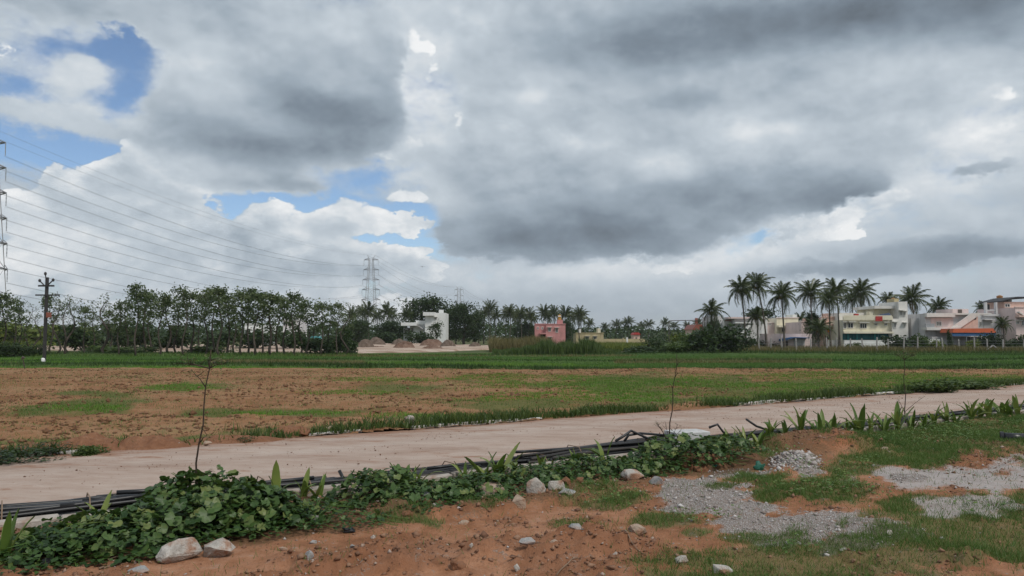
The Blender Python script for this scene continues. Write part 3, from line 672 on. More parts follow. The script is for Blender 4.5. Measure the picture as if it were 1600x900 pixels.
for k, (nm, mt, lab, hs) in enumerate([('paddy_grass', 'paddy', 'deep green young crop standing in the paddies', .13), ('fresh_grass', 'lush', 'fresh light green crop between the bunds', .12),
        ('dry_grass', 'dry_grass', 'brownish dry grass strip before the grove', .26), ('bund_grass', 'vine_mass', 'dark rank grass on the low bunds', .22)]):
    q = sel == k; n = q.sum(); P = np.stack([x[q], y[q], paddy_height(x[q], y[q]) - .02], 1)
    V, F = blades(P, rng.uniform(.5, 1.2, n) * hs, rng.uniform(.02, .05, n), .9, rng, 1)
    stuff(nm, V, F, MT[mt], lab, 'grass')

# ------------------------------------------------------------------ kerbs
def kerb_mesh(l, w, h, seed):
    r = random.Random(seed); bm = bmesh.new(); bmesh.ops.create_cube(bm, size=1)
    for v in bm.verts: v.co = Vector((v.co.x * l, v.co.y * w, v.co.z * h)) + Vector([r.uniform(-.006, .006) for _ in range(3)])
    bmesh.ops.bevel(bm, geom=bm.edges[:], offset=.012, segments=1, affect='EDGES')
    me = bpy.data.meshes.new('kerb_stone'); bm.to_mesh(me); bm.free(); return me
MT['kerb_white'] = mat('kerb_white', [(.34, .30, .27), (.55, .53, .50), (.66, .65, .63)], 4, .85, .2, .4, 40, stain=((.28, .16, .10), 6, .7), rand=.12)
MT['kerb_grey'] = mat('kerb_grey', [(.26, .22, .19), (.38, .34, .30), (.45, .41, .37)], 4, .9, .2, .4, 40, stain=((.24, .14, .09), 6, .7), rand=.12)
kf = [kerb_mesh(.98, .13, .3, i) for i in range(3)]; kn = [kerb_mesh(.98, .15, .3, 9 + i) for i in range(3)]
for j in range(44):                     # far side: partly buried; only stretches of it stand clear
    s = -11 + j * 1.0; p = st(s, T_FAR + .28); px, py = proj(p.x, p.y)
    if not (-150 < px < 1750): continue
    buried = any(abs(px - c) < w for c, w in ((185, 60), (350, 40), (450, 45), (610, 22), (860, 25), (1010, 150), (1500, 60), (-40, 60)))
    o = obj('kerb_stone', kf[j % 3], MT['kerb_white'], None, st(s, T_FAR + .28 + random.uniform(-.02, .02), (-.21 if buried else -.128) + random.uniform(-.02, .012)), (random.uniform(-.03, .03), random.uniform(-.012, .012), TH + random.uniform(-.015, .015)))
    o['px'] = float(px)
for j in range(52):
    s = -9 + j * 1.0; p = st(s, T_NEAR - .28); px, py = proj(p.x, p.y)
    if not (-150 < px < 1750): continue
    o = obj('kerb_block', kn[j % 3], MT['kerb_grey'], None, st(s, T_NEAR - .30 + random.uniform(-.012, .012), -.07 + random.uniform(-.012, .012)), (random.uniform(-.02, .02), random.uniform(-.01, .01), TH + random.uniform(-.01, .01)))
    o['px'] = float(px)
for nm, txt, grp in (('kerb_stone', 'whitish kerb stone on the far roadside', 'kerb stones on the far side of the road'), ('kerb_block', 'beige kerb block beside the black pipes', 'kerb blocks on the near side of the road')):
    L = sorted([o for o in COL.objects if o.name.split('.')[0] == nm], key=lambda o: o['px'])
    vis = [o for o in L if 0 < o['px'] < 1600]; lft = [o for o in L if o['px'] <= 0]; rgt = [o for o in L if o['px'] >= 1600]
    for o in L:
        w_ = f"{ORD[vis.index(o)]} from the left edge" if o in vis else (f"{ORD[lft.index(o)]} beyond the left edge" if o in lft else f"{ORD[rgt.index(o)]} beyond the right edge")
        tag(o, f"{txt}, {w_}", 'kerb', grp)
    for o in L: del o['px']

# ------------------------------------------------------------------ black pipes on the road edge
PB = [(-60, 200, 26), (170, 480, 22), (400, 700, 18), (640, 900, 16), (850, 1060, 26), (1090, 1260, 20), (1220, 1400, 20), (1370, 1650, 20)]
PTXT = ['behind the lowest vines at the left edge', 'behind the biggest vine bush', 'left of the second vine bush', 'behind the tallest lily leaf', 'heaped and splayed beside the slab stack', 'right of the slab stack',
        'behind the red soil mound', 'behind the rightmost lilies']
def along(px, t): p = bed(px, t); return to_st(p.x, p.y)[0]
def pipe_bundle(x0, x1, n, txt, k):
    rg = random.Random(300 + k); s0, s1 = along(x0, T_NEAR - .05), along(x1, T_NEAR - .05); sm = (s0 + s1) / 2
    root = tag(empty('pipe_bundle', st(sm, T_NEAR - .02)), f'bundle of black pipes on the kerb {txt}', 'pipes', 'bundles of black pipes along the road')
    prof = []
    rows = [8, 7, 6, 5, 4]; cnt = 0
    for rI, rc_ in enumerate(rows):
        for q in range(rc_):
            if cnt < n: prof.append(((q - (rc_ - 1) / 2) * .052, .03 + rI * .043)); cnt += 1
    amp = [rg.uniform(.02, .05) for _ in range(3)]; ph = [rg.uniform(0, 6) for _ in range(3)]
    splay = 1.0 if k == 4 else .35
    for (dt, z) in prof:
        a, b = s0 + rg.uniform(-.5, .25), s1 + rg.uniform(-.25, .5); m_ = max(8, int((b - a) / .22)); pts = []
        o1, o2, f1 = rg.uniform(-.02, .02), rg.uniform(0, 6), rg.uniform(.6, 1.6)
        lift = rg.uniform(0, .05) * splay; e0, e1 = rg.gauss(0, .10) * splay, rg.gauss(0, .10) * splay
        for i in range(m_ + 1):
            u = i / m_; s = a + (b - a) * u
            com = sum(amp[h] * math.sin(s * (.5 + .45 * h) + ph[h]) for h in range(3))
            tt_ = T_NEAR - .04 + dt * (1 + .2 * math.sin(s * .9 + ph[0])) + com + .018 * math.sin(s * f1 + o2) + (e0 * (1 - u) ** 4 + e1 * u ** 4)
            zz = z * (1 + .15 * math.sin(s * .7 + ph[1])) + .012 * math.sin(s * 1.7 * f1 + o2) + lift * (u ** 6 + (1 - u) ** 6)
            pts.append(st(s, tt_, zz) - root.location)
        MB().tube(pts, rg.uniform(.019, .024), 6).build('pipe', MT['pipe'] if rg.random() < .6 else MT['dusty_pipe'], root, True)
    for u in (.22, .74):
        s = s0 + (s1 - s0) * u; com = sum(amp[h] * math.sin(s * (.5 + .45 * h) + ph[h]) for h in range(3)); top = prof[-1][1]
        ring = [st(s, T_NEAR - .04 + com + dx, z_) - root.location for dx, z_ in ((-.23, .0), (-.24, .05), (-.12, top + .04), (.12, top + .04), (.24, .05), (.23, .0))]
        MB().tube(ring, .006, 5).build('tie', MT['strap'], root)
    return root
for k, (x0, x1, n) in enumerate(PB): pipe_bundle(x0, x1, n, PTXT[k], k)
def loose_pipe(pts, label):
    p0 = Vector(pts[0]); o = MB().tube([Vector(p) - p0 for p in pts], .019, 6).build('loose_pipe', MT['pipe'], None, True, loc=p0)
    tag(o, label, 'pipe', 'loose pipe ends sticking out of the bundles')
def lp(px, py, t): # point above the bed line t at photograph position
    b = bed(px, t); d = ray(px, py); k = b.y / d.y; return Vector((d.x * k, b.y, CAM_H + d.z * k))
loose_pipe([lp(962, 689, T_NEAR), lp(975, 681, T_NEAR), lp(986, 673, T_NEAR), lp(1010, 684, T_NEAR - .05), lp(1035, 694, T_NEAR - .1)], 'bent black pipe poking up left of the slab stack')
loose_pipe([lp(975, 690, T_NEAR + .05), lp(982, 680, T_NEAR + .02), lp(1000, 677, T_NEAR), lp(1040, 680, T_NEAR)], 'black pipe looping just above the splayed bundle')
loose_pipe([lp(1108, 668, T_NEAR + .1), lp(1121, 663, T_NEAR + .05), lp(1130, 675, T_NEAR), lp(1150, 684, T_NEAR - .1)], 'black pipe with a sharp kink right of the slabs')
loose_pipe([lp(1166, 655, T_NEAR + .1), lp(1182, 666, T_NEAR + .05), lp(1200, 672, T_NEAR), lp(1260, 668, T_NEAR)], 'black pipe end raised over the bundle right of the slabs')
loose_pipe([lp(530, 735, T_NEAR), lp(537, 749, T_NEAR - .05), lp(545, 758, T_NEAR - .1)], 'short black stake-like pipe end beside the second vine bush')
loose_pipe([lp(663, 732, T_NEAR), lp(700, 736, T_NEAR - .02), lp(760, 731, T_NEAR), lp(840, 720, T_NEAR)], 'loose black pipe end above the bundle, left of the tallest lily leaf')

# ------------------------------------------------------------------ stack of paving slabs
MT['slab'] = mat('slab', [(.34, .34, .34), (.46, .46, .455), (.55, .55, .54)], 5, .85, .25, .3, 60, stain=((.28, .2, .15), 8, .5), rand=.12)
c0 = bed(1072, T_NEAR - .12)
for i, (lab) in enumerate(['lowest grey slab of the stack behind the vines', 'second grey slab from the bottom of the roadside stack', 'third grey slab from the bottom of the roadside stack', 'topmost pale grey slab of the roadside stack']):
    bm = bmesh.new(); bmesh.ops.create_cube(bm, size=1)
    for v in bm.verts: v.co = Vector((v.co.x * .56, v.co.y * .40, v.co.z * .058))
    bmesh.ops.bevel(bm, geom=bm.edges[:], offset=.006, segments=1, affect='EDGES')
    me = bpy.data.meshes.new('paving_slab'); bm.to_mesh(me); bm.free()
    tag(obj('paving_slab', me, MT['slab'], None, c0 + Vector((random.uniform(-.03, .03), random.uniform(-.03, .03), .07 + i * .0605)), (0, 0, TH - .25 + random.uniform(-.12, .12))), lab, 'slab', 'paving slabs stacked by the road')

# ------------------------------------------------------------------ rocks
def rock_mesh(w, d, h, seed, n=14):
    r = random.Random(seed); bm = bmesh.new()
    for _ in range(n):
        v = Vector((r.gauss(0, 1), r.gauss(0, 1), r.gauss(0, 1))).normalized(); q = r.uniform(.82, 1.0)
        bm.verts.new((v.x * w / 2 * q, v.y * d / 2 * q, max(v.z, -.55) * h / 1.45 * q))
    bmesh.ops.convex_hull(bm, input=bm.verts[:])
    bmesh.ops.delete(bm, geom=[v for v in bm.verts if not v.link_faces], context='VERTS')
    bmesh.ops.bevel(bm, geom=bm.edges[:], offset=min(w, h) * .05, segments=1, affect='EDGES', clamp_overlap=True)
    bmesh.ops.triangulate(bm, faces=bm.faces[:])
    bmesh.ops.subdivide_edges(bm, edges=bm.edges[:], cuts=1)
    for v in bm.verts:
        p = v.co * (7 / max(w, .05)) * .35
        v.co += v.co.normalized() * (mnoise.fractal(p + Vector((seed, 0, 0)), .8, 2, 4)) * min(w, h) * .07
    zmin = min(v.co.z for v in bm.verts)
    for v in bm.verts: v.co.z -= zmin
    me = bpy.data.meshes.new('rock'); bm.to_mesh(me); bm.free(); return me
def rock(px, py, wpx, hpx, mt, label, seed, name='rock', cat='rock', dep=.8, sink=.12):
    p = gp(px, py); ppm = p.y / FPX; w, h = wpx * ppm, hpx * ppm * 1.15
    z = float(near_height(np.array([p.x]), np.array([p.y]))[0])
    me = rock_mesh(w, w * dep, h, seed)
    return tag(obj(name, me, MT[mt], None, (p.x, p.y + w * dep * .35, z - h * (sink + .08)), (0, 0, random.uniform(-.3, .3))), label, cat, 'loose rocks and stones on the near ground')
ROCKS = [(272, 882, 80, 40, 'pale_stone', 'largest pale rock below the biggest vine bush'), (334, 872, 60, 27, 'pale_stone', 'flat pale rock touching the largest rock on its right'),
    (495, 822, 30, 19, 'pale_stone', 'single pale rock at the foot of the second low vine'), (766, 780, 60, 32, 'tan_stone', 'broad tan rock with a red scar before the vines'),
    (838, 781, 40, 30, 'pale_stone', 'whitish upright rock right of the broad tan rock'), (869, 777, 34, 23, 'pale_stone', 'pale pointed rock next to the orange clods'), (810, 796, 31, 24, 'tan_stone', 'rounded yellowish rock in front of the broad tan rock'),
    (885, 783, 34, 9, 'grey_stone', 'thin flat grey rock below the pale pointed rock'), (988, 757, 46, 17, 'pale_stone', 'long white-topped rock at the left end of the gravel'), (1028, 759, 28, 16, 'grey_stone', 'grey rock right of the long white-topped rock'),
    (481, 888, 20, 19, 'grey_stone', 'grey stone low on the bare soil left of centre'), (824, 872, 32, 11, 'grey_stone', 'flat bluish grey stone in the lower middle soil'), (866, 864, 22, 8, 'tan_stone', 'low tan stone beside the flat bluish grey stone'),
    (725, 820, 22, 8, 'tan_stone', 'flat tan stone on the soil below the broad tan rock'), (808, 893, 15, 13, 'pale_stone', 'small round pale stone at the bottom middle edge'), (902, 856, 28, 10, 'grey_stone', 'dark grey flake right of the low tan stone'),
    (997, 848, 34, 16, 'tan_stone', 'tan half-buried stone in soil below the gravel'), (1066, 884, 26, 13, 'pale_stone', 'white stone near the bottom edge left of the pale slab'), (1125, 902, 54, 13, 'pale_stone', 'pale slab of rock cut by the bottom edge'),
    (582, 840, 10, 7, 'pale_stone', 'tiny white stone on soil below the second vine bush'), (488, 846, 14, 6, 'grey_stone', 'small grey stone below the single pale rock'), (552, 864, 16, 7, 'grey_stone', 'small bluish stone low in the left soil'),
    (440, 860, 18, 6, 'tan_stone', 'small flat tan stone right of the largest rocks'), (737, 870, 10, 7, 'pale_stone', 'tiny pale stone in the lower middle soil'), (962, 872, 12, 6, 'pale_stone', 'tiny white chip left of the white stone'),
    (1392, 848, 14, 9, 'pale_stone', 'white stone at the right end of the gravel'), (1320, 866, 14, 8, 'pale_stone', 'small white stone at the lower tip of the gravel'), (1420, 830, 9, 7, 'tan_stone', 'small yellowish stone right of the gravel'),
    (1357, 820, 10, 8, 'pale_stone', 'small white stone on the upper right gravel'), (1385, 706, 16, 6, 'tan_stone', 'low orange-tan stone in the far grass'), (1410, 702, 12, 4, 'tan_stone', 'small flat tan stone farthest back in the grass'),
    (665, 795, 16, 9, 'grey_stone', 'grey stone on the berm under the vines'), (679, 803, 12, 6, 'pale_stone', 'small pale stone on the berm beside a grey stone'), (922, 758, 8, 8, 'pale_stone', 'small white stone between vines and orange clods'), (215, 900, 44, 9, 'grey_stone', 'grey stone cut by the bottom left edge')]
for i, (px, py, w, h, mt, lab) in enumerate(ROCKS): rock(px, py, w, h, mt, lab, 400 + i)
for i, (px, py, w, h, lab) in enumerate([(1080, 735, 24, 16, 'left orange soil clod at the end of the vines'), (1097, 738, 28, 17, 'middle orange soil clod at the end of the vines'), (1117, 732, 20, 24, 'tall orange soil clod at the end of the vines'),
        (1186, 708, 26, 12, 'rounded reddish clod at the left foot of the red mound'), (715, 893, 32, 18, 'dark brown clod at the bottom middle edge'), (885, 770, 24, 14, 'orange clod right of the pale pointed rock'), (908, 771, 22, 13, 'dark orange clod below the middle vines'), (640, 812, 36, 12, 'broken brown clod on the soil berm'),
        (330, 846, 34, 12, 'orange clod under the right end of the biggest vine')]):
    rock(px, py, w, h, 'clod', lab, 500 + i, 'soil_clod', 'clod', .9, .2)
# stones on the far roadside
for i, (px, py, w, h, mt, lab) in enumerate([(640, 664, 20, 15, 'pale_stone', 'square pale rock on the far road edge'), (320, 696, 14, 7, 'tan_stone', 'small tan stone on the far road edge by the left sapling'), (275, 697, 7, 6, 'pale_stone', 'tiny white stone left of the left sapling'), (515, 673, 26, 8, 'tan_stone', 'flat tan rock lying on the far kerb'), (475, 680, 26, 10, 'clod', 'brown lump on the far verge')]):
    p = gp(px, py); k = p.y / FPX
    tag(obj('rock', rock_mesh(w * k, w * k * .8, h * k * 1.2, 600 + i), MT[mt], None, (p.x, p.y + .1, -.02), (0, 0, .3 * i)), lab, 'rock', 'loose rocks on the far roadside')
# red soil heaps on the far verge
def heap(px, py, wpx, hpx, dep, mt, label, seed, name='soil_heap', cat='soil heap', n=46, z0=-.08, rough=.35):
    p = gp(px, py); k = p.y / FPX; w, h = wpx * k, hpx * k; xs = np.linspace(-1, 1, n); X, Y = np.meshgrid(xs, xs); r = np.sqrt(X ** 2 + Y ** 2)
    f = np.clip(1 - r ** 1.7, 0, 1); X2 = X * w / 2; Y2 = Y * dep / 2
    Z = h * f * (1 - rough + 2 * rough * fbm(X * 2.5 + seed, Y * 2.5, seed, 4, .6)) + (fbm(X * 9, Y * 9, seed + 5, 3) - .5) * h * .35 * (f > 0.02)
    i = np.arange(n * n).reshape(n, n); F = np.stack([i[:-1, :-1], i[:-1, 1:], i[1:, 1:], i[1:, :-1]], -1).reshape(-1, 4)
    keep = (r.ravel() < 1.0); F = F[keep[F].all(1)]
    me = np_mesh(name, np.stack([X2, Y2, Z], -1).reshape(-1, 3), F, True); return tag(obj(name, me, MT[mt], None, (p.x, p.y + dep * .35, z0)), label, cat)
heap(120, 703, 150, 26, 1.1, 'clod', 'dark red soil heap on the far verge at the left', 31)
heap(215, 700, 150, 24, 1.0, 'clod', 'long reddish soil heap left of the left sapling', 32)
heap(360, 690, 200, 14, .9, 'clod', 'low reddish soil ridge behind the left sapling', 33)
heap(450, 679, 110, 16, .9, 'clod', 'reddish soil ridge before the flat tan rock', 34)
heap(40, 708, 150, 20, 1.0, 'field_clod', 'brown earth bank at the left road edge', 35)

# ------------------------------------------------------------------ litter, sticks
MT['black_plastic'] = mat('black_plastic', [(.008, .008, .01), (.02, .02, .022)], 6, .35, .5)
MT['green_plastic'] = mat('green_plastic', [(.01, .09, .06), (.02, .14, .09)], 8, .4, .5)
def crumple(px, py, wpx, hpx, mt, label, seed, name='plastic_scrap'):
    p = gp(px, py); k = p.y / FPX; r = random.Random(seed); bm = bmesh.new(); bmesh.ops.create_icosphere(bm, subdivisions=2, radius=.5)
    for v in bm.verts:
        q = 1 + .8 * mnoise.fractal(v.co * 3 + Vector((seed, 0, 0)), 1, 2, 3); v.co = Vector((v.co.x * wpx * k * q, v.co.y * wpx * k * .7 * q, (v.co.z + .4) * hpx * k * q))
    me = bpy.data.meshes.new(name); bm.to_mesh(me); bm.free()
    z = float(near_height(np.array([p.x]), np.array([p.y]))[0]); tag(obj(name, me, MT[mt], None, (p.x, p.y, z)), label, 'plastic scrap')
crumple(72, 888, 30, 9, 'black_plastic', 'crumpled black plastic at the bottom left below the vines', 1)
crumple(92, 884, 18, 7, 'black_plastic', 'smaller black plastic scrap right of the crumpled sheet', 2)
crumple(545, 831, 22, 7, 'black_plastic', 'black plastic scrap on soil below the second vine bush', 3)
crumple(1186, 733, 15, 13, 'green_plastic', 'dark green plastic bag left of the stone pile', 4, 'plastic_bag')
crumple(1117, 733, 6, 4, 'green_plastic', 'tiny bluish scrap under the tall orange clod', 5)
def stick(a, b, label, r=.007):
    pa, pb = gp(*a), gp(*b); n = 7; pts = []
    for i in range(n):
        q = pa.lerp(pb, i / (n - 1)); z = float(near_height(np.array([q.x]), np.array([q.y]))[0]); pts.append(Vector((q.x, q.y + .03 * math.sin(i * 2.1), z + .012)))
    p0 = pts[0].copy(); tag(MB().tube([p - p0 for p in pts], [r * (1.2 - .1 * i) for i in range(n)], 5).build('stick', MT['strap'], None, True, loc=p0), label, 'stick', 'dry sticks on the soil')
stick((168, 880), (228, 865), 'longer dry stick left of the largest rock'); stick((155, 893), (185, 886), 'shorter dry stick near the bottom left corner'); stick((870, 900), (905, 880), 'thin dark stick low in the middle soil', .005); stick((975, 858), (1010, 876), 'thin curved stick below the tan half-buried stone', .004)
# short black pipe lying in the grass at the right
p = gp(1583, 694); root = tag(empty('drain_pipe', (p.x, p.y, .10), R(-28)), 'short fat black drain pipe lying in the grass at right edge', 'pipe')
ring_o, ring_i = .075, .062; m_ = MB(); N = 16; V = []
for xx in (-.16, .16):
    for rr_ in (ring_o, ring_i):
        for k in range(N): V.append((xx, rr_ * math.cos(2 * math.pi * k / N), rr_ * math.sin(2 * math.pi * k / N)))
F = []
for k in range(N):
    q = (k + 1) % N; F += [(k, q, 2 * N + q, 2 * N + k), (N + q, N + k, 3 * N + k, 3 * N + q), (q, k, N + k, N + q), (2 * N + k, 2 * N + q, 3 * N + q, 3 * N + k)]
m_.add(V, F).build('barrel', MT['black_plastic'], root, True)
MB().tube([(-.17, 0, 0), (-.12, 0, 0)], .088, 14, False).build('collar', MT['black_plastic'], root, True)

# ------------------------------------------------------------------ vines: every large leaf a part
def leaf_mesh(seed):
    r = random.Random(seed); n = 17; V = [(0, .12, -.07)]
    for i in range(n):
        a = -math.pi / 2 + 2 * math.pi * (i + .5) / n; lob = 1 + .07 * math.cos(5 * (a + math.pi / 2) + math.pi) + r.uniform(-.05, .05)
        if i in (0, n - 1): lob *= .55
        rad = .5 * lob; V.append((rad * math.cos(a) * 1.05, .15 + rad * math.sin(a), .07 * math.cos(3 * a + seed) + .05 * math.cos(7 * a) + r.uniform(-.03, .03) + .06 * abs(math.cos(a))))
    F = [(0, i + 1, (i + 1) % n + 1) for i in range(n)]
    me = bpy.data.meshes.new('leaf'); me.from_pydata(V, [], F); me.polygons.foreach_set('use_smooth', [True] * n); me.materials.append(MT['vine_leaf']); me.update(); return me
LEAF = [leaf_mesh(i) for i in range(6)]
VINES = [(70, 7.25, .60, .45, .20, 60, .11, 'low spreading vine in the bottom left corner'), (190, 7.35, .70, .55, .32, 130, .125, 'vine left of the biggest bush, sloping down leftwards'), (318, 7.65, .70, .70, .50, 230, .135, 'biggest broad-leaved vine bush round the left sapling'),
    (410, 7.5, .42, .5, .34, 90, .13, 'right shoulder of the biggest vine, large drooping leaves'), (492, 7.25, .6, .5, .18, 60, .075, 'low small-leaved vine above the single pale rock'), (598, 7.75, .48, .5, .40, 120, .11, 'second tall vine bush, rounded, left of centre'),
    (668, 7.3, .6, .45, .22, 70, .10, 'low vine on the soil berm left of the tan rock'), (748, 7.45, .6, .45, .25, 70, .10, 'vine behind the broad tan rock'), (836, 7.5, .55, .45, .26, 70, .095, 'vine behind the whitish upright rock'), (922, 7.6, .6, .5, .32, 80, .10, 'vine mound left of the long white-topped rock'),
    (1000, 7.5, .5, .42, .22, 60, .095, 'low vine above the long white-topped rock'), (1060, 7.65, .75, .5, .42, 110, .115, 'bushy vine in front of the slab stack'), (1132, 7.55, .55, .42, .26, 70, .095, 'vine behind the orange clods')]
TSC = (T_NEAR - 8.96) * .45
def vine(px, t, hw, hd, hgt, n, ls, label, k):
    hgt *= .82; ls *= .70; n = min(298, int(n * 1.4))
    rg = random.Random(700 + k); c = bed(px, t + TSC); z0 = float(near_height(np.array([c.x]), np.array([c.y]))[0]); c.z = z0
    root = tag(empty('vine_plant', c, TH), label, 'vine', 'leafy vines along the near roadside bed')
    def surf(u, v):   # dome with knobbly outline
        a = math.atan2(v, u); r = math.hypot(u, v); out_ = 1 + .18 * math.sin(3 * a + k) + .1 * math.sin(5 * a + 2 * k)
        z = hgt * math.sqrt(max(0, 1 - (r / 1.02) ** 2)) * (.75 + .5 * (mnoise.noise(Vector((u * 1.8 + k * 3.1, v * 1.8, 0))) * .5 + .5))
        return Vector((u * hw * out_, v * hd * out_, z))
    for i in range(n):
        r = math.sqrt(rg.random()) * 1.02; a = rg.uniform(0, 2 * math.pi); u, v = r * math.cos(a), r * math.sin(a)
        p = surf(u, v) * rg.uniform(.88, 1.03); p.z = max(p.z * rg.uniform(.8, 1.02), .02)
        sz = ls * (rg.uniform(.4, 1.0) if rg.random() < .6 else rg.uniform(.9, 1.55))
        out_dir = Vector((u / hw, v / hd, .9 + rg.uniform(-.3, .6))).normalized()
        nrm = (out_dir + Vector((rg.gauss(0, .5), rg.gauss(0, .5), .3))).normalized()
        tip = Vector((u + rg.gauss(0, .5), v + rg.gauss(0, .5), -.55)).normalized()
        y_ = (tip - nrm * tip.dot(nrm)).normalized(); x_ = y_.cross(nrm)
        M_ = Matrix((x_, y_, nrm)).transposed().to_4x4(); M_.translation = p
        o = bpy.data.objects.new('leaf', LEAF[rg.randrange(6)]); COL.objects.link(o); o.parent = root; o.matrix_local = M_ @ Matrix.Scale(sz, 4)
    # small leaves and stems filling the inside
    N = int(1500 * hw * hd / .3); q = np.random.default_rng(800 + k); r = np.sqrt(q.random(N)) * 1.15; a = q.uniform(0, 2 * np.pi, N)
    pts = []
    for r_, a_ in zip(r, a):
        p = surf(min(r_, 1.0) * math.cos(a_), min(r_, 1.0) * math.sin(a_)) * max(1.0, r_); p.z *= q.uniform(.15, .97); p.z = max(p.z, q.uniform(.0, .05)); pts.append(p)
    c_ = np.array(pts); an = q.uniform(0, 2 * np.pi, N); d = np.stack([np.cos(an), np.sin(an), q.uniform(-.5, .5, N)], 1); e = np.stack([-np.sin(an), np.cos(an), q.uniform(-.5, .5, N)], 1); l = (ls * q.uniform(.35, .85, N))[:, None]
    V = np.stack([c_, c_ + d * l * .5 + e * l * .45, c_ + d * l, c_ + d * l * .5 - e * l * .45], 1).reshape(-1, 3)
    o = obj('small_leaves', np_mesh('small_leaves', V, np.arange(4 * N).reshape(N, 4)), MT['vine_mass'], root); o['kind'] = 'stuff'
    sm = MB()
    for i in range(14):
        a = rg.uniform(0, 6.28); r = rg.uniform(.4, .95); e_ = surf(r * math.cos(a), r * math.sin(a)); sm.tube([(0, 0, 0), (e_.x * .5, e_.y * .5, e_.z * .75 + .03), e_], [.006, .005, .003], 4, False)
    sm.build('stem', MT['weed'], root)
    for i in range(3):      # trailing runners on the soil
        a = rg.uniform(-2.6, -.5); p_ = Vector((math.cos(a) * hw * .8, math.sin(a) * hd * .8, .03)); pts = [p_.copy()]
        for q_ in range(6): a += rg.uniform(-.5, .5); p_ = p_ + Vector((math.cos(a), math.sin(a), 0)) * .07; pts.append(Vector((p_.x, p_.y, .02 + .015 * math.sin(q_))))
        MB().tube(pts, .0035, 4).build('runner', MT['weed'], root)
for k, v_ in enumerate(VINES): vine(*v_, k)

# ------------------------------------------------------------------ strap-leaved lilies in the bed
def strap_mesh(seed, bend):
    r = random.Random(seed); n = 6; V = []; F = []
    for i in range(n + 1):
        u = i / n; w = .055 * (math.sin(math.pi * (.18 + .78 * u)) ** .8) * (1 if i < n else .05); y = bend * u * u * .8; z = u * (1 - .35 * bend * u * u)
        V += [(-w, y - .012, z), (0, y + .012, z - .004), (w, y - .012, z)]
    for i in range(n):
        a = i * 3; F += [(a, a + 1, a + 4, a + 3), (a + 1, a + 2, a + 5, a + 4)]
    me = bpy.data.meshes.new('strap_leaf'); me.from_pydata(V, [], F); me.polygons.foreach_set('use_smooth', [True] * len(F)); me.materials.append(MT['lily_leaf']); me.update(); return me
STRAP = [strap_mesh(i, b) for i, b in enumerate((.15, .3, .5, .75, 1.0))]
LIL = [(6, 7.15, .32, 6), (135, 7.4, .22, 7), (155, 7.9, .24, 5), (432, 8.15, .34, 4), (474, 8.2, .24, 6), (498, 8.1, .2, 5), (628, 8.2, .34, 5), (652, 8.25, .26, 4), (728, 8.2, .26, 6), (757, 8.0, .28, 8), (778, 8.05, .42, 6), (800, 8.2, .28, 5), (843, 8.2, .2, 5), (900, 8.2, .2, 5), (945, 8.0, .34, 5), (1010, 8.1, .28, 6),
       (1104, 8.2, .22, 6), (1142, 8.15, .24, 7), (1166, 8.2, .28, 8), (1203, 8.1, .28, 9), (1250, 8.1, .34, 9), (1285, 8.15, .38, 9), (1302, 8.2, .40, 9), (1342, 8.1, .40, 9), (1382, 8.2, .32, 8), (1402, 8.2, .40, 8), (1425, 8.25, .30, 7), (1460, 8.2, .34, 8), (1493, 8.1, .30, 8), (1518, 8.2, .36, 8), (1545, 8.1, .36, 9), (1566, 8.2, .42, 8), (1592, 8.2, .38, 9), (1185, 8.0, .24, 6), (1228, 8.3, .26, 7), (1268, 8.3, .3, 7), (1322, 8.3, .3, 7), (1362, 8.25, .3, 7), (1442, 8.05, .28, 7), (1478, 8.3, .34, 7), (1531, 8.3, .34, 7), (1578, 8.0, .3, 7), (1120, 8.0, .2, 6), (1625, 8.2, .38, 8)]
LIL.sort()
def lily(px, t, h, n, k):
    rg = random.Random(900 + k); p = bed(px, t + TSC); p.z = float(near_height(np.array([p.x]), np.array([p.y]))[0]) - .01
    root = empty('lily_plant', p, rg.uniform(0, 6.28)); root['px'] = px
    for i in range(n + 2):
        o = bpy.data.objects.new('strap_leaf', STRAP[min(4, int(rg.random() ** 1.2 * 5))]); COL.objects.link(o); o.parent = root
        hh = h * rg.uniform(.6, 1.15) * 1.3; o.location = (rg.uniform(-.03, .03), rg.uniform(-.03, .03), 0); o.rotation_euler = (rg.uniform(-.6, .05), rg.uniform(-.12, .12), 2 * math.pi * i / n + rg.uniform(-.5, .5)); o.scale = (hh * rg.uniform(1.1, 1.9), hh, hh)
    if rg.random() < .4:
        o = obj('dry_leaf', STRAP[4].copy(), None, root, (0, 0, 0), (-.5, .1, rg.uniform(0, 6)), h * .8); o.data.materials.clear(); o.data.materials.append(MT['lily_dry'])
    return root
LL = [lily(*l, k) for k, l in enumerate(LIL)]
for k, o in enumerate(LL):
    del o['px']; tag(o, f'strap-leaved lily in the roadside bed, {ORD[k]} lily plant from the left' if LIL[k][0] < 1600 else 'strap-leaved lily just beyond the right edge', 'lily', 'lily plants along the near roadside bed')

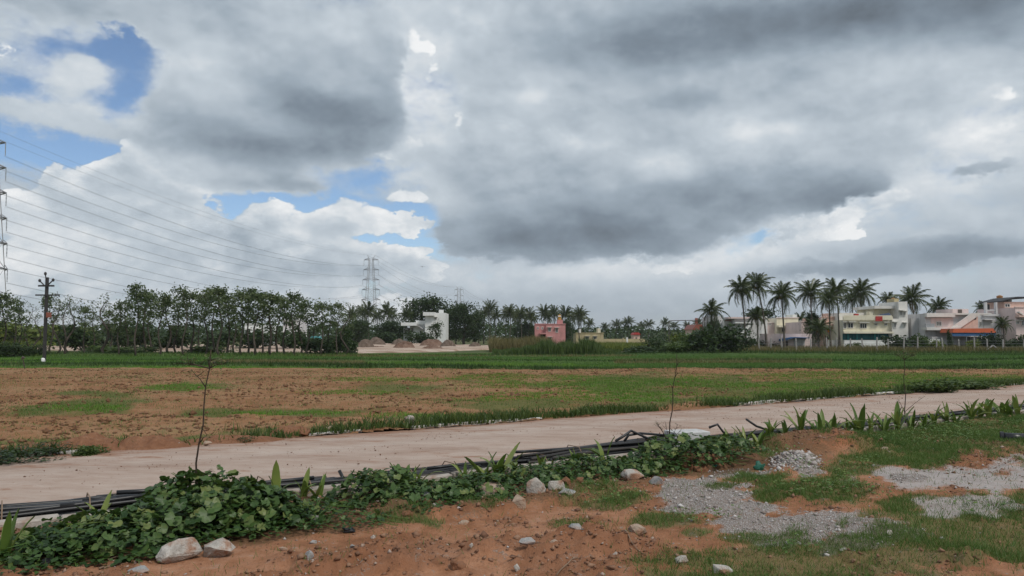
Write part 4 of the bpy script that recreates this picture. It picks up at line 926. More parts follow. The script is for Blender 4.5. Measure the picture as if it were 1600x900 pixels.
# ------------------------------------------------------------------ saplings
MT['sap_leaf'] = leafmat('sap_leaf', [(.06, .08, .025), (.11, .12, .045), (.20, .14, .07)], .3)
def sapling(px, t, top, h, label, seed, twigs, tuft, dead=False):
    rg = random.Random(seed); p = bed(px, t + TSC); p.z = float(near_height(np.array([p.x]), np.array([p.y]))[0]) - .02
    root = tag(empty('sapling', p), label, 'sapling', 'thin saplings planted along the road')
    lean = (top - px) / FPX * p.y
    pts = [Vector((lean * (i / 9) ** 1.2 + .012 * math.sin(i * 1.9 + seed), .01 * math.sin(i * 1.3), h * i / 9)) for i in range(10)]
    MB().tube(pts, [.0105 - .0007 * i for i in range(10)], 6).build('trunk', MT['twig'], root, True)
    lv = []
    for (u, dx, dz, sub) in twigs:
        b = pts[min(9, int(u * 9))]; e = b + Vector((dx, rg.uniform(-.08, .08), dz)); m1 = b.lerp(e, .5) + Vector((0, 0, .015))
        mb = MB().tube([b, m1, e], [.006, .004, .0025], 5)
        for _ in range(sub):
            q = m1.lerp(e, rg.random()); ee = q + Vector((rg.uniform(-.09, .09), rg.uniform(-.06, .06), rg.uniform(.02, .09))); mb.tube([q, ee], [.0028, .0018], 4); lv.append(ee)
        lv.append(e); mb.build('twig', MT['twig'], root, True)
    q = np.random.default_rng(seed); P = []
    for c_ in lv:
        for _ in range(tuft): P.append(np.array(c_) + q.normal(0, .022, 3))
    if P:
        P = np.array(P); n = len(P); an = q.uniform(0, 6.28, n); d = np.stack([np.cos(an), np.sin(an), q.uniform(-.6, .3, n)], 1); e = np.stack([-np.sin(an), np.cos(an), q.uniform(-.3, .3, n)], 1); l = q.uniform(.025, .05, n)[:, None]
        V = np.stack([P, P + d * l * .5 + e * l * .25, P + d * l, P + d * l * .5 - e * l * .25], 1).reshape(-1, 3)
        obj('leaves', np_mesh('leaves', V, np.arange(4 * n).reshape(n, 4)), MT['sap_leaf'], root)
sapling(300, 7.85, 323, 1.56, 'left thin sapling rising out of the biggest vine bush', 11, [(.88, -.10, .12, 2), (.9, .05, .06, 1), (.97, -.22, .03, 5), (.97, .14, .04, 4), (.97, -.05, .08, 3), (.97, -.3, .05, 4), (.52, .09, .09, 1), (.24, .13, .1, 1), (.22, .05, .06, 1), (.08, .05, .05, 0)], 5)
sapling(1044, 8.25, 1060, 1.44, 'middle thin sapling beside the slab stack', 12, [(.15, -.19, .34, 4), (.18, -.12, .25, 3), (.2, -.06, .3, 3), (.14, .15, .2, 3), (.2, .12, .3, 3), (.1, .2, .12, 2), (.15, -.22, .15, 2), (.98, .03, .05, 2), (.8, .05, .06, 0), (.75, -.04, .06, 0)], 2)
sapling(1415, 8.35, 1416, 1.46, 'right thin sapling with a flat leafy top', 13, [(.93, -.2, .1, 4), (.93, .2, .1, 4), (.97, -.1, .1, 3), (.97, .12, .12, 3), (.97, .24, .08, 4), (.99, 0, .07, 3), (.25, .36, .3, 1), (.22, -.2, .2, 2), (.28, -.15, .25, 1), (.1, .14, .1, 0)], 6)

# ------------------------------------------------------------------ trees, palms, shrubs
def leaf_cards(C, size, rng, droop=0.0, long=1.0):
    """diamond leaves at points C"""
    n = len(C); an = rng.uniform(0, 2 * np.pi, n); el = rng.uniform(-.9, .6, n) - droop
    d = np.stack([np.cos(an) * np.cos(el), np.sin(an) * np.cos(el), np.sin(el)], 1)
    e = np.cross(d, rng.normal(0, 1, (n, 3))); e /= np.linalg.norm(e, axis=1)[:, None] + 1e-9
    l = (size * rng.uniform(.6, 1.4, n))[:, None]
    V = np.stack([C, C + d * l * .5 * long + e * l * .38, C + d * l * long, C + d * l * .5 * long - e * l * .38], 1).reshape(-1, 3)
    return V, np.arange(4 * n).reshape(n, 4)
def make_tree(name, seed, h, r0, cb, spread, nl, leaves, lsize, clump, matl, up=.9, sub=3, top_bias=1.0, wob=.1, barkm='bark'):
    """tapered trunk with limbs and twigs; crown of many small leaves held at the twig ends"""
    rg = random.Random(seed); q = np.random.default_rng(seed); n = 9
    trunk = [Vector((wob * h * .12 * math.sin(i * .9 + seed), wob * h * .12 * math.cos(i * .7 + seed * 2), h * .93 * i / n)) for i in range(n + 1)]
    trunk[0] = Vector((0, 0, -.15))
    mb = MB().tube(trunk, [r0 * (1.25 - 1.08 * i / n) for i in range(n + 1)], 6)
    tips = []
    for k in range(nl):
        u = cb + (1 - cb) * ((k + rg.random()) / nl); i = min(n - 1, int(u * n)); b = trunk[i].lerp(trunk[i + 1], u * n - i)
        prof = math.sin(math.pi * min(1, max(.06, (u - cb) / (1 - cb) * .82 + .14))) ** .7
        a = k * 2.4 + rg.uniform(-.5, .5); L = spread * prof * rg.uniform(.7, 1.2)
        e = b + Vector((math.cos(a) * L, math.sin(a) * L, L * up * rg.uniform(.3, 1.0))); m1 = b.lerp(e, .5) + Vector((0, 0, -.05 * L))
        rr_ = r0 * (.42 - .25 * u); mb.tube([b, m1, e], [rr_, rr_ * .7, rr_ * .4], 4, False); tips.append((e, 1.0)); tips.append((m1, .5))
        for _ in range(sub):
            s0 = m1.lerp(e, rg.random()); e2 = s0 + Vector((rg.gauss(0, .38), rg.gauss(0, .38), rg.uniform(-.05, .5))) * L * .7
            mb.tube([s0, e2], [rr_ * .4, rr_ * .2], 3, False); tips.append((e2, .9))
    tips.append((trunk[-1], 1.0))
    root = empty(name); mb.build('trunk', MT[barkm], root, True)
    w = np.array([t[1] for t in tips]); P = np.array([tuple(t[0]) for t in tips])
    w = w * (P[:, 2] / h) ** top_bias; idx = q.choice(len(P), leaves, p=w / w.sum())
    C = P[idx] + q.normal(0, clump, (leaves, 3)) * np.array([1, 1, .75]) * (.5 + q.random((len(P), 1))[idx])
    V, F = leaf_cards(C, lsize, q, .1); obj('crown', np_mesh('crown', V, F), MT[matl], root)
    return root
def make_bush(name, seed, w, d, h, leaves, lsize, matl, lump=.35, stems=7, long=1.0, parts='foliage'):
    q = np.random.default_rng(seed); rg = random.Random(seed); root = empty(name)
    nb = 16; cc = np.stack([q.uniform(-.36, .36, nb) * w, q.uniform(-.36, .36, nb) * d, q.uniform(.2, .72, nb) * h], 1)
    rr_ = q.uniform(.16, .3, nb); k = q.integers(0, nb, leaves); u = q.normal(0, 1, (leaves, 3)); u /= np.linalg.norm(u, axis=1)[:, None]
    rad = (q.random(leaves) ** .35)[:, None]
    C = cc[k] + u * rad * np.stack([rr_[k] * w, rr_[k] * d, rr_[k] * h * 1.1], 1); C[:, 2] = np.maximum(C[:, 2], .02)
    V, F = leaf_cards(C, lsize, q, .1, long); obj(parts, np_mesh(parts, V, F), MT[matl], root)
    mb = MB()
    for i in range(stems):
        e = cc[i]; mb.tube([(rg.uniform(-.06, .06) * w, rg.uniform(-.06, .06) * d, -.1), (e[0] * .6, e[1] * .6, e[2] * .55), tuple(e)], [.05 * h ** .5 * .6, .03 * h ** .5 * .6, .012], 4, False)
    mb.build('stem', MT['bark'], root); return root
USED = set()
def put(proto, loc, rz, sc, label, cat, group):
    if proto.name not in USED: USED.add(proto.name); o = proto
    else: o = copy_tree(proto)
    o.location = loc; o.rotation_euler = (0, 0, rz); o.scale = (sc,) * 3 if isinstance(sc, (int, float)) else sc
    return tag(o, label, cat, group)
def drop_unused(protos):
    for p in protos:
        if p.name not in USED:
            for c in list(p.children): bpy.data.objects.remove(c)
            bpy.data.objects.remove(p)

# --- the grove at the left
G = [make_tree('grove_tree', 1000 + i, 6.5, .10, cb, sp, nl, lv, ls, cl, 'grove_leaf', .9, 3, tb, .25) for i, (cb, sp, nl, lv, ls, cl, tb) in enumerate([
    (.46, 1.1, 11, 850, .21, .25, 1.0), (.38, .95, 12, 720, .20, .22, .8), (.52, 1.25, 10, 800, .22, .28, 1.2), (.28, .9, 14, 780, .19, .22, .4), (.55, 1.0, 8, 700, .21, .22, 1.2), (.42, 1.2, 12, 1000, .21, .26, 1.0)])]
SPARSE = [make_tree('sparse_tree', 1050 + i, 6.5, .12, .35, 1.2, 12, 190, .17, .22, 'grove_leaf', 1.1, 4, 1.0, .6) for i in range(2)]
GROVE = [(-45, 70, 470, 0), (-18, 72, 462, 1), (6, 71, 457, 0), (22, 74, 466, 4), (31, 69, 470, 3), (44, 74, 478, 's'), (58, 80, 490, 's'), (79, 76, 458, 4), (88, 70, 470, 's'), (102, 69, 456, 's'), (110, 75, 462, 's'), (132, 72, 472, 2), (146, 78, 478, 3), (163, 70, 453, 's'), (172, 76, 475, 1),
    (186, 69, 466, 1), (197, 77, 470, 3), (213, 68, 443, 5), (226, 74, 452, 2), (233, 79, 456, 0), (251, 70, 455, 4), (262, 74, 462, 1), (276, 77, 458, 3), (288, 70, 450, 2), (300, 74, 455, 0), (312, 80, 462, 3), (322, 71, 450, 5), (334, 75, 452, 4), (343, 69, 449, 0), (356, 73, 452, 1), (366, 79, 455, 3), (377, 70, 447, 2), (388, 73, 444, 5),
    (399, 69, 447, 0), (411, 75, 449, 4), (422, 70, 451, 1), (434, 77, 455, 3), (445, 72, 458, 2), (458, 69, 460, 0), (470, 75, 464, 3), (480, 71, 467, 4), (492, 77, 470, 1), (503, 70, 467, 2), (515, 74, 470, 3), (527, 70, 473, 0), (540, 72, 466, 's'), (546, 76, 480, 1)]
GROVE.sort(key=lambda g: g[0]); vis = [g for g in GROVE if 0 <= g[0]]
for i, g in enumerate(GROVE):
    px, d, top, kind = g; top += random.uniform(-5, 9); p = dp(px, 525, d); h = CAM_H + (525 - top) / FPX * d
    proto = SPARSE[i % 2] if kind == 's' else G[kind]
    if g in vis: lab = f"{'nearly bare slim tree' if kind == 's' else 'slim leafy tree'} in the left grove, {ORD[vis.index(g)]} trunk from left"
    else: lab = ('slim leafy tree whose crown leans in at the left edge' if px > -30 else 'slim leafy tree just outside the left edge')
    put(proto, (p.x, p.y, -.05), i * 1.7, (h / 6.5 * random.uniform(.75, 1.25), h / 6.5 * random.uniform(.75, 1.25), h / 6.5), lab, 'tree', 'slim trees of the grove')
# --- shrubs under and around the grove and the fields
B = {'dark': [make_bush('shrub', 1100 + i, 3, 2.4, 2.0, 1500, .20, 'dark_leaf') for i in range(2)], 'mid': [make_bush('shrub', 1110 + i, 3, 2.4, 2.0, 1500, .20, 'mid_leaf') for i in range(2)],
     'yellow': [make_bush('shrub', 1120 + i, 3, 2.4, 2.0, 1300, .22, 'yellow_leaf') for i in range(2)], 'fine': [make_bush('shrub', 1130, 3, 2.4, 2.0, 2600, .12, 'dark_leaf')]}
bc = {k: 0 for k in B}
def bush(kind, px, basepy, wpx, hpx, label, d=None, group='shrubs and bushes', z=-.08, dep=1.0):
    d = d or (CAM_H * FPX / (basepy - 525)); p = dp(px, 525, d); k = d / FPX; pr = B[kind][bc[kind] % len(B[kind])]; bc[kind] += 1
    return put(pr, (p.x, p.y, z), bc[kind] * 1.3, (wpx * k / 2.6, wpx * k / 2.4 * dep, hpx * k / 1.9), label, 'shrub', group)
for a in [('fine', 20, 556, 60, 24, 'dark scrubby bush at the left edge under the grove'), ('fine', 52, 555, 40, 20, 'dark scrubby bush left of the utility pole'), ('dark', -10, 556, 50, 26, 'dark bush cut by the left edge'), ('dark', 400, 548, 60, 36, 'dark bush behind the middle of the grove', 98), ('dark', 340, 548, 60, 34, 'dark bush behind the grove right of the left sapling', 99), ('dark', 460, 548, 60, 34, 'dark bush in the right half of the grove', 97), ('dark', 135, 550, 70, 44, 'dark dense bush between the first bare trees', 92), ('dark', 200, 550, 70, 50, 'dark tall bush behind the tallest left grove tree', 95),
          ('dark', 262, 549, 60, 40, 'dark bush behind the grove left of the left sapling', 94), ('mid', 165, 552, 60, 16, 'low green bush at the grove foot, left part'), ('mid', 210, 553, 70, 14, 'low green bush at the foot of the tallest left grove tree'), ('mid', 320, 552, 70, 14, 'low green bush at the grove foot behind the left sapling'),
          ('dark', 505, 553, 60, 30, 'spiky dark bush at the right end of the grove'), ('dark', 545, 553, 30, 46, 'tall dark bush closing the right end of the grove'), ('mid', 530, 551, 50, 22, 'greener bush at the right end of the grove', 80),
          ('yellow', 25, 548, 90, 44, 'bright yellow-green bush behind the left edge trees', 118), ('yellow', 85, 548, 80, 36, 'bright yellow-green bush behind the utility pole', 122), ('yellow', 118, 548, 50, 32, 'bright yellow-green bush right of the utility pole', 125),
          ('dark', 655, 540, 40, 24, 'rounded dark bush before the white stepped house', 142), ('dark', 600, 541, 40, 22, 'dark bush between straw heaps left of the white house', 146),
          ('fine', 1024, 551, 50, 26, 'rounded dark shrub left of the wire frame'), ('mid', 1060, 552, 60, 22, 'lighter green shrub under the wire frame'), ('dark', 1118, 552, 76, 48, 'biggest dark shrub before the white right-hand house'), ('fine', 1150, 552, 50, 36, 'dark shrub merging into the biggest one on its right'), ('mid', 1085, 549, 50, 34, 'leafy green shrub left of the biggest dark one'), ('yellow', 1065, 546, 30, 30, 'yellowish shrub behind the wire frame', 90),
          ('dark', 1000, 553, 60, 14, 'low dark shrub at the right end of the reeds'), ('dark', 1195, 545, 50, 18, 'round shrub at the foot of the leaning palms', 99), ('mid', 1230, 538, 30, 22, 'green shrub before the cream house with two terraces', 100),
          ('dark', 1405, 546, 50, 26, 'dark shrub right of the teal-shuttered house', 92), ('mid', 1438, 547, 26, 28, 'green shrub left of the orange awning', 90), ('yellow', 1465, 546, 24, 20, 'yellow-green shrub under the orange awning, left', 90), ('yellow', 1517, 546, 20, 18, 'yellow-green shrub under the orange awning, right', 90),
          ('dark', 1543, 545, 34, 30, 'dark shrub before the grey house', 92), ('dark', 1590, 545, 34, 26, 'dark shrub at the right edge', 92), ('dark', 1570, 546, 24, 18, 'small dark shrub under the short front palm', 92), ('dark', 1485, 541, 8, 36, 'narrow dark shrub before the orange awning', 91), ('mid', 1335, 543, 20, 14, 'small green shrub at the teal-shuttered house', 95),
          ('mid', 1462, 612, 74, 26, 'leafy bush on the far road edge near the right sapling'), ('mid', 1395, 612, 40, 10, 'low leafy weed clump left of the roadside bush'), ('mid', 1520, 606, 70, 16, 'spreading leafy weeds right of the roadside bush'),
          ('mid', 142, 705, 52, 22, 'bright leafy weed clump on the far red soil heap'), ('dark', 392, 686, 28, 14, 'small dark weed clump on the far road edge'), ('fine', 30, 714, 130, 26, 'dry brownish green scrub at the left road edge'), ('mid', 700, 655, 60, 12, 'low weeds right of the square pale rock')]:
    bush(*a)
# --- broad dark trees round the white house
BT = [make_tree('broad_tree', 1200, 8.5, .28, .25, 3.6, 26, 5200, .34, .62, 'dark_leaf', .55, 4, .3), make_tree('broad_tree', 1201, 8.5, .26, .16, 2.9, 26, 4600, .34, .6, 'dark_leaf', .6, 4, .2), make_tree('small_tree', 1202, 3.6, .09, .35, 1.2, 12, 1000, .22, .26, 'dark_leaf', .7, 3, .3)]
def broad(k, px, d, top, w, lab):
    p = dp(px, 525, d); h = CAM_H + (525 - top) / FPX * d; base = 3.6 if k == 2 else 8.5; wb = {0: 8.2, 1: 7.0, 2: 2.8}[k]
    put(BT[k], (p.x, p.y, -.1), px * .1, (w * d / FPX / wb, w * d / FPX / wb, h / base), lab, 'tree', 'broad-crowned trees round the houses')
for a in [(0, 668, 165, 468, 80, 'wide domed tree behind the white stepped house'), (1, 725, 158, 476, 52, 'tall dark tree right of the white stepped house'), (1, 742, 165, 492, 36, 'dark tree at the right flank of the tall dark tree'), (1, 702, 168, 482, 34, 'dark tree between the domed and the tall dark tree'), (2, 681, 138, 505, 24, 'small tree standing before the white stepped house'),
          (1, 822, 170, 505, 40, 'low dark tree left of the pink house'), (1, 885, 165, 500, 24, 'dark tree at the right corner of the pink house'), (0, 1185, 150, 484, 52, 'flat-crowned tree behind the white right-hand house'), (1, 1270, 98, 488, 28, 'dark leafy tree left of the pink terraced house'),
          (1, 560, 140, 500, 50, 'dark tree behind the right end of the grove'), (1, 610, 150, 502, 50, 'dark tree below the central palms left of the house'), (1, 1115, 105, 500, 30, 'round tree behind the biggest dark shrub')]: broad(*a)

# --- coconut palms
def frond_mesh(seed, L=3.2, nl=26, droop=.55):
    rg = random.Random(seed); V = []; F = []
    def pos(u): return Vector((0, L * (u - .10 * u ** 3), L * (.34 * u - droop * u ** 2.2)))
    def quad(a, b, c, d):
        o = len(V); V.extend([tuple(a), tuple(b), tuple(c), tuple(d)]); F.append((o, o + 1, o + 2, o + 3))
    for i in range(6):
        a, b = pos(i / 6), pos((i + 1) / 6); w = .035 * (1 - i / 7); quad(a + Vector((-w, 0, 0)), a + Vector((w, 0, 0)), b + Vector((w * .8, 0, 0)), b + Vector((-w * .8, 0, 0)))
    for i in range(nl):
        u = .10 + .88 * i / (nl - 1); p = pos(u); ll = L * .27 * math.sin(math.pi * (.16 + .80 * u)) ** .8
        for sd_ in (-1, 1):
            dr = Vector((sd_ * rg.uniform(.55, .9), .45 + .3 * u, -rg.uniform(.35, .95))).normalized(); e = p + dr * ll * rg.uniform(.85, 1.1); w = Vector((0, .058 * L / 3.2, .012)); quad(p - w, p + w, e + w * .2 , e - w * .2)
    me = bpy.data.meshes.new('frond'); me.from_pydata(V, [], F); me.materials.append(MT['palm_leaf']); me.update(); return me
FR = [frond_mesh(1, droop=.35), frond_mesh(2, droop=.55), frond_mesh(3, droop=.8), frond_mesh(4, 3.0, 24, 1.05)]
DRYF = frond_mesh(9, 2.8, 18, .9); DRYF.materials.clear(); MT['dry_frond'] = mat('dry_frond', [(.12, .085, .05), (.22, .16, .095)], 3); DRYF.materials.append(MT['dry_frond'])
MT['nut'] = mat('nut', [(.09, .07, .02), (.2, .12, .03)], 3)
def trunk_mesh(h, lean, seed, r=.15):
    n = 10; pts = [Vector((lean * (i / n) ** 1.7, .1 * math.sin(i * .5 + seed), h * i / n)) for i in range(n + 1)]; pts[0].z = -.2
    return MB().tube(pts, [r * (1.35 - .6 * min(1, i / 3)) if i < 3 else r * (.78 - .03 * i) for i in range(n + 1)], 8).mesh('trunk', True), pts[-1]
def near_palm(px, d, top, lean_px, cr, label, seed, nf=27):
    """palm whose fronds are each a part; top = photograph row of the highest frond tip"""
    rg = random.Random(seed); p = dp(px, 525, d); htip = CAM_H + (525 - top) / FPX * d; sc = cr * d / FPX / 3.0; h = htip - 1.25 * sc
    root = tag(empty('coconut_palm', (p.x, p.y, -.08)), label, 'palm', 'coconut palms before the right-hand houses')
    tm, tip = trunk_mesh(h, lean_px * d / FPX, seed); obj('trunk', tm, MT['palm_bark'], root)
    for i in range(nf):
        u = i / nf; elv = 1.2 - 2.1 * u ** .9 + rg.uniform(-.15, .15); o = bpy.data.objects.new('frond', FR[0 if u < .25 else (1 if u < .55 else (2 if u < .8 else 3))]); COL.objects.link(o); o.parent = root
        o.location = tip; o.rotation_euler = (elv, rg.uniform(-.25, .25), i * 2.399 + rg.uniform(-.3, .3)); k = sc * rg.uniform(.85, 1.1) * (.8 if u < .12 else 1); o.scale = (k, k, k)
    for i in range(rg.randint(1, 4)):      # dead fronds hanging below the crown
        o = obj('dry_frond', DRYF, None, root, tip, (-1.05 + rg.uniform(-.15, .15), rg.uniform(-.3, .3), rg.uniform(0, 6.28)), sc * rg.uniform(.7, .9))
    bm = bmesh.new()
    for i in range(7):
        M_ = Matrix.Translation(tip + Vector((.22 * math.cos(i * .9), .22 * math.sin(i * .9), -.25 - .08 * (i % 3)))); bmesh.ops.create_icosphere(bm, subdivisions=1, radius=.13, matrix=M_)
    me = bpy.data.meshes.new('coconuts'); bm.to_mesh(me); bm.free(); obj('coconuts', me, MT['nut'], root)
NP = [(1112, 98, 474, 0, 26, 'short palm standing alone left of the white right-hand house'), (1166, 92, 437, -8, 30, 'tall palm, leftmost of the two tallest right-hand palms'), (1198, 95, 432, -14, 30, 'tall leaning palm, right one of the two tallest'), (1184, 97, 484, -1, 20, 'short palm between the two tallest palms'), (1225, 90, 447, -2, 30, 'palm standing free right of the two tallest'),
      (1270, 93, 443, -2, 30, 'palm before the cream house with two terraces'), (1279, 88, 502, 0, 24, 'low young palm before the pink terraced house'), (1298, 97, 456, -2, 26, 'palm with dark trunk at the pink terraced house'), (1312, 100, 441, -4, 28, 'tall palm above the pink terraced house'), (1333, 124, 455, 0, 24, 'palm behind the left corner of the teal-shuttered house'),
      (1347, 120, 443, 0, 30, 'large palm behind the teal-shuttered house'), (1391, 122, 460, -1, 18, 'small palm crown behind the teal-shuttered house roof'), (1432, 112, 454, -6, 30, 'palm at the right wall of the teal-shuttered house'), (1467, 125, 470, 0, 22, 'palm peeping over the long pale roof'), (1536, 132, 474, 0, 16, 'small palm crown behind the grey house'),
      (1568, 90, 498, 0, 16, 'short palm before the grey house with red roof'), (1252, 128, 492, 0, 18, 'small far palm between the two cream roofs')]
for k, a in enumerate(NP): near_palm(*a, 1300 + k)
# farther palms: crown as one part
def far_palm_proto(seed, h=8.5):
    rg = random.Random(seed); root = empty('far_palm'); tm, tip = trunk_mesh(h - 1.0, rg.uniform(-.6, .6), seed, .14); obj('trunk', tm, MT['palm_bark'], root); V = []; F = []
    for i in range(26):
        u = i / 26; me = FR[0 if u < .25 else (1 if u < .55 else (2 if u < .8 else 3))]; M_ = Matrix.Translation(tip) @ Matrix.Rotation(i * 2.399 + rg.uniform(-.3, .3), 4, 'Z') @ Matrix.Rotation(1.2 - 2.1 * u ** .9 + rg.uniform(-.2, .2), 4, 'X') @ Matrix.Scale(rg.uniform(.75, 1.0), 4)
        o = len(V); V += [tuple(M_ @ v.co) for v in me.vertices]; F += [tuple(o + j for j in pl.vertices) for pl in me.polygons]
    me = bpy.data.meshes.new('crown'); me.from_pydata(V, [], F); me.update(); obj('crown', me, MT['palm_leaf'], root); return root
FP = [far_palm_proto(1400 + i) for i in range(4)]
FAR = [(553, 165, 484), (566, 172, 480), (576, 160, 475), (590, 168, 486), (605, 162, 478), (614, 175, 484), (634, 158, 482), (643, 176, 486), (712, 176, 478), (748, 168, 488), (756, 178, 482), (765, 162, 473), (774, 175, 486), (790, 172, 482), (797, 163, 479), (808, 176, 486), (815, 166, 483), (826, 168, 483), (832, 176, 490), (850, 182, 479), (857, 186, 486), (867, 180, 480), (884, 178, 481), (893, 188, 488), (905, 180, 483), (909, 190, 489),
       (921, 195, 500), (946, 240, 506), (962, 230, 502), (981, 225, 497), (1002, 232, 504), (1013, 222, 501), (1039, 236, 499), (1052, 245, 504), (1074, 240, 504), (1090, 230, 500)]
FAR.sort()
for i, (px, d, top) in enumerate(FAR):
    p = dp(px, 525, d); h = CAM_H + (525 - top) / FPX * d; side = 'left of the pink house' if px < 840 else 'behind or right of the pink house'
    grp = [f for f in FAR if (f[0] < 840) == (px < 840)]
    _w = random.uniform(.7, 1.0); put(FP[i % 4], (p.x, p.y, -.1), i * 1.9, (_w, _w, h / 8.9), f"distant palm {side}, {ORD[grp.index((px, d, top))]} such palm from the left", 'palm', 'distant palms along the horizon')
drop_unused(FP)
# --- far wood along the horizon
q = np.random.default_rng(77); n = 38000; px = q.uniform(-500, 2100, n); d = q.uniform(215, 330, n)
hh = 1.6 + 7.6 * fbm(px / 42, d / 60, 301, 4) ** 1.3 * (.70 + .30 * sstep(np.abs(px - 1000), 60, 300)); x = (px - 800) / FPX * d; z = q.random(n) ** .7 * hh
V, F = leaf_cards(np.stack([x, d, z], 1), 1.15, q); o = stuff('far_wood', V, F, MT['dark_leaf'], 'far band of dark trees along the horizon', 'wood')
# --- tall reeds before the pink house, rough growth along the fence
def band(name, n, x0, x1, y0, y1, h0, h1, w, mt, label, seed, shape=None):
    q = np.random.default_rng(seed); px = q.uniform(x0, x1, n); y = q.uniform(y0, y1, n); x = (px - 800) / FPX * y
    hs = q.uniform(h0, h1, n) * (.55 + .9 * fbm(x * .35, y * .35, seed, 3))
    if shape: hs = hs * shape(px)
    V, F = blades(np.stack([x, y, np.full(n, -.1)], 1), hs, q.uniform(.6, 1.3, n) * w, .5, q); return stuff(name, V, F, MT[mt], label, 'grass')
band('reeds', 14000, 770, 970, 73, 90, .7, 1.4, .07, 'mid_leaf', 'tall green reeds before the pink house', 51, lambda p: (.25 + .75 * sstep(p, 775, 860)) * (1 - .7 * sstep(p, 925, 968)) * (.55 + .9 * fbm(p / 16, p * 0, 311, 3)))
band('seed_grass', 5000, 765, 860, 88, 100, 1.1, 1.8, .06, 'dry_grass', 'brown seeding grass behind the reeds', 52)
band('yellow_crop', 9000, 925, 1020, 92, 125, .5, 1.0, .08, 'yellow_leaf', 'yellow-green crop right of the reeds', 53)
band('fence_grass', 26000, 1150, 1720, 83, 97, .3, .8, .06, 'dry_grass', 'yellowish dry grass around the fence posts', 54)
band('rough_grass', 12000, 980, 1720, 78, 92, .15, .4, .06, 'mid_leaf', 'rough green grass below the fence', 55)
band('scrub_grass', 16000, -250, 560, 67, 79, .08, .35, .06, 'weed', 'weedy grass on the floor of the grove', 56)
band('yellow_green_growth', 9000, -250, 120, 105, 135, .6, 1.4, .09, 'yellow_leaf', 'light yellow-green growth behind the utility pole', 57)  # pale yellow-green is the leaf colour of this growth

# ------------------------------------------------------------------ houses, towers, poles, fence
def wallm(name, c, dirt=(.14, .12, .10), amt=.3): 
    return mat(name, [tuple(v * .86 for v in c), c, tuple(min(.85, v * 1.06) for v in c)], .7, .9, .15, .2, 12, .02, stain=(dirt, 1.6, amt))
for nm, c in (('white', (.76, .76, .74)), ('offwhite', (.70, .68, .64)), ('cream', (.74, .69, .54)), ('pale_pink', (.72, .58, .55)), ('pink', (.54, .255, .245)), ('peach', (.68, .48, .40)), ('grey', (.48, .47, .46)), ('lightgrey', (.62, .61, .61)), ('ochre', (.48, .40, .24))): MT['w_' + nm] = wallm('wall_' + nm, c)
def flat(name, c, rough=.6, spec=.3): return mat(name, [tuple(v * .88 for v in c), tuple(min(1, v * 1.08) for v in c)], 2.5, rough, spec)
for nm, c in (('dark', (.03, .03, .032)), ('frame', (.10, .08, .07)), ('teal', (.02, .12, .13)), ('teal_post', (.03, .22, .22)), ('red', (.42, .045, .04)), ('orange', (.62, .14, .06)), ('salmon', (.66, .17, .13)), ('tank_yellow', (.50, .27, .04)), ('tank_black', (.02, .02, .022)), ('tank_brown', (.35, .17, .06)), ('blue', (.05, .13, .28)), ('navy', (.05, .07, .12)), ('rust', (.30, .10, .07)), ('steel', (.30, .31, .32)), ('concrete', (.34, .32, .30)), ('orange_cloth', (.70, .28, .03)), ('tarp', (.08, .30, .32)), ('grey_sheet', (.33, .33, .34))): MT['c_' + nm] = flat('paint_' + nm, c)
_m, _T, _o = newmat('window_glass'); principled(_T, _o, (.02, .025, .03), .12, .5); MT['glass'] = _m
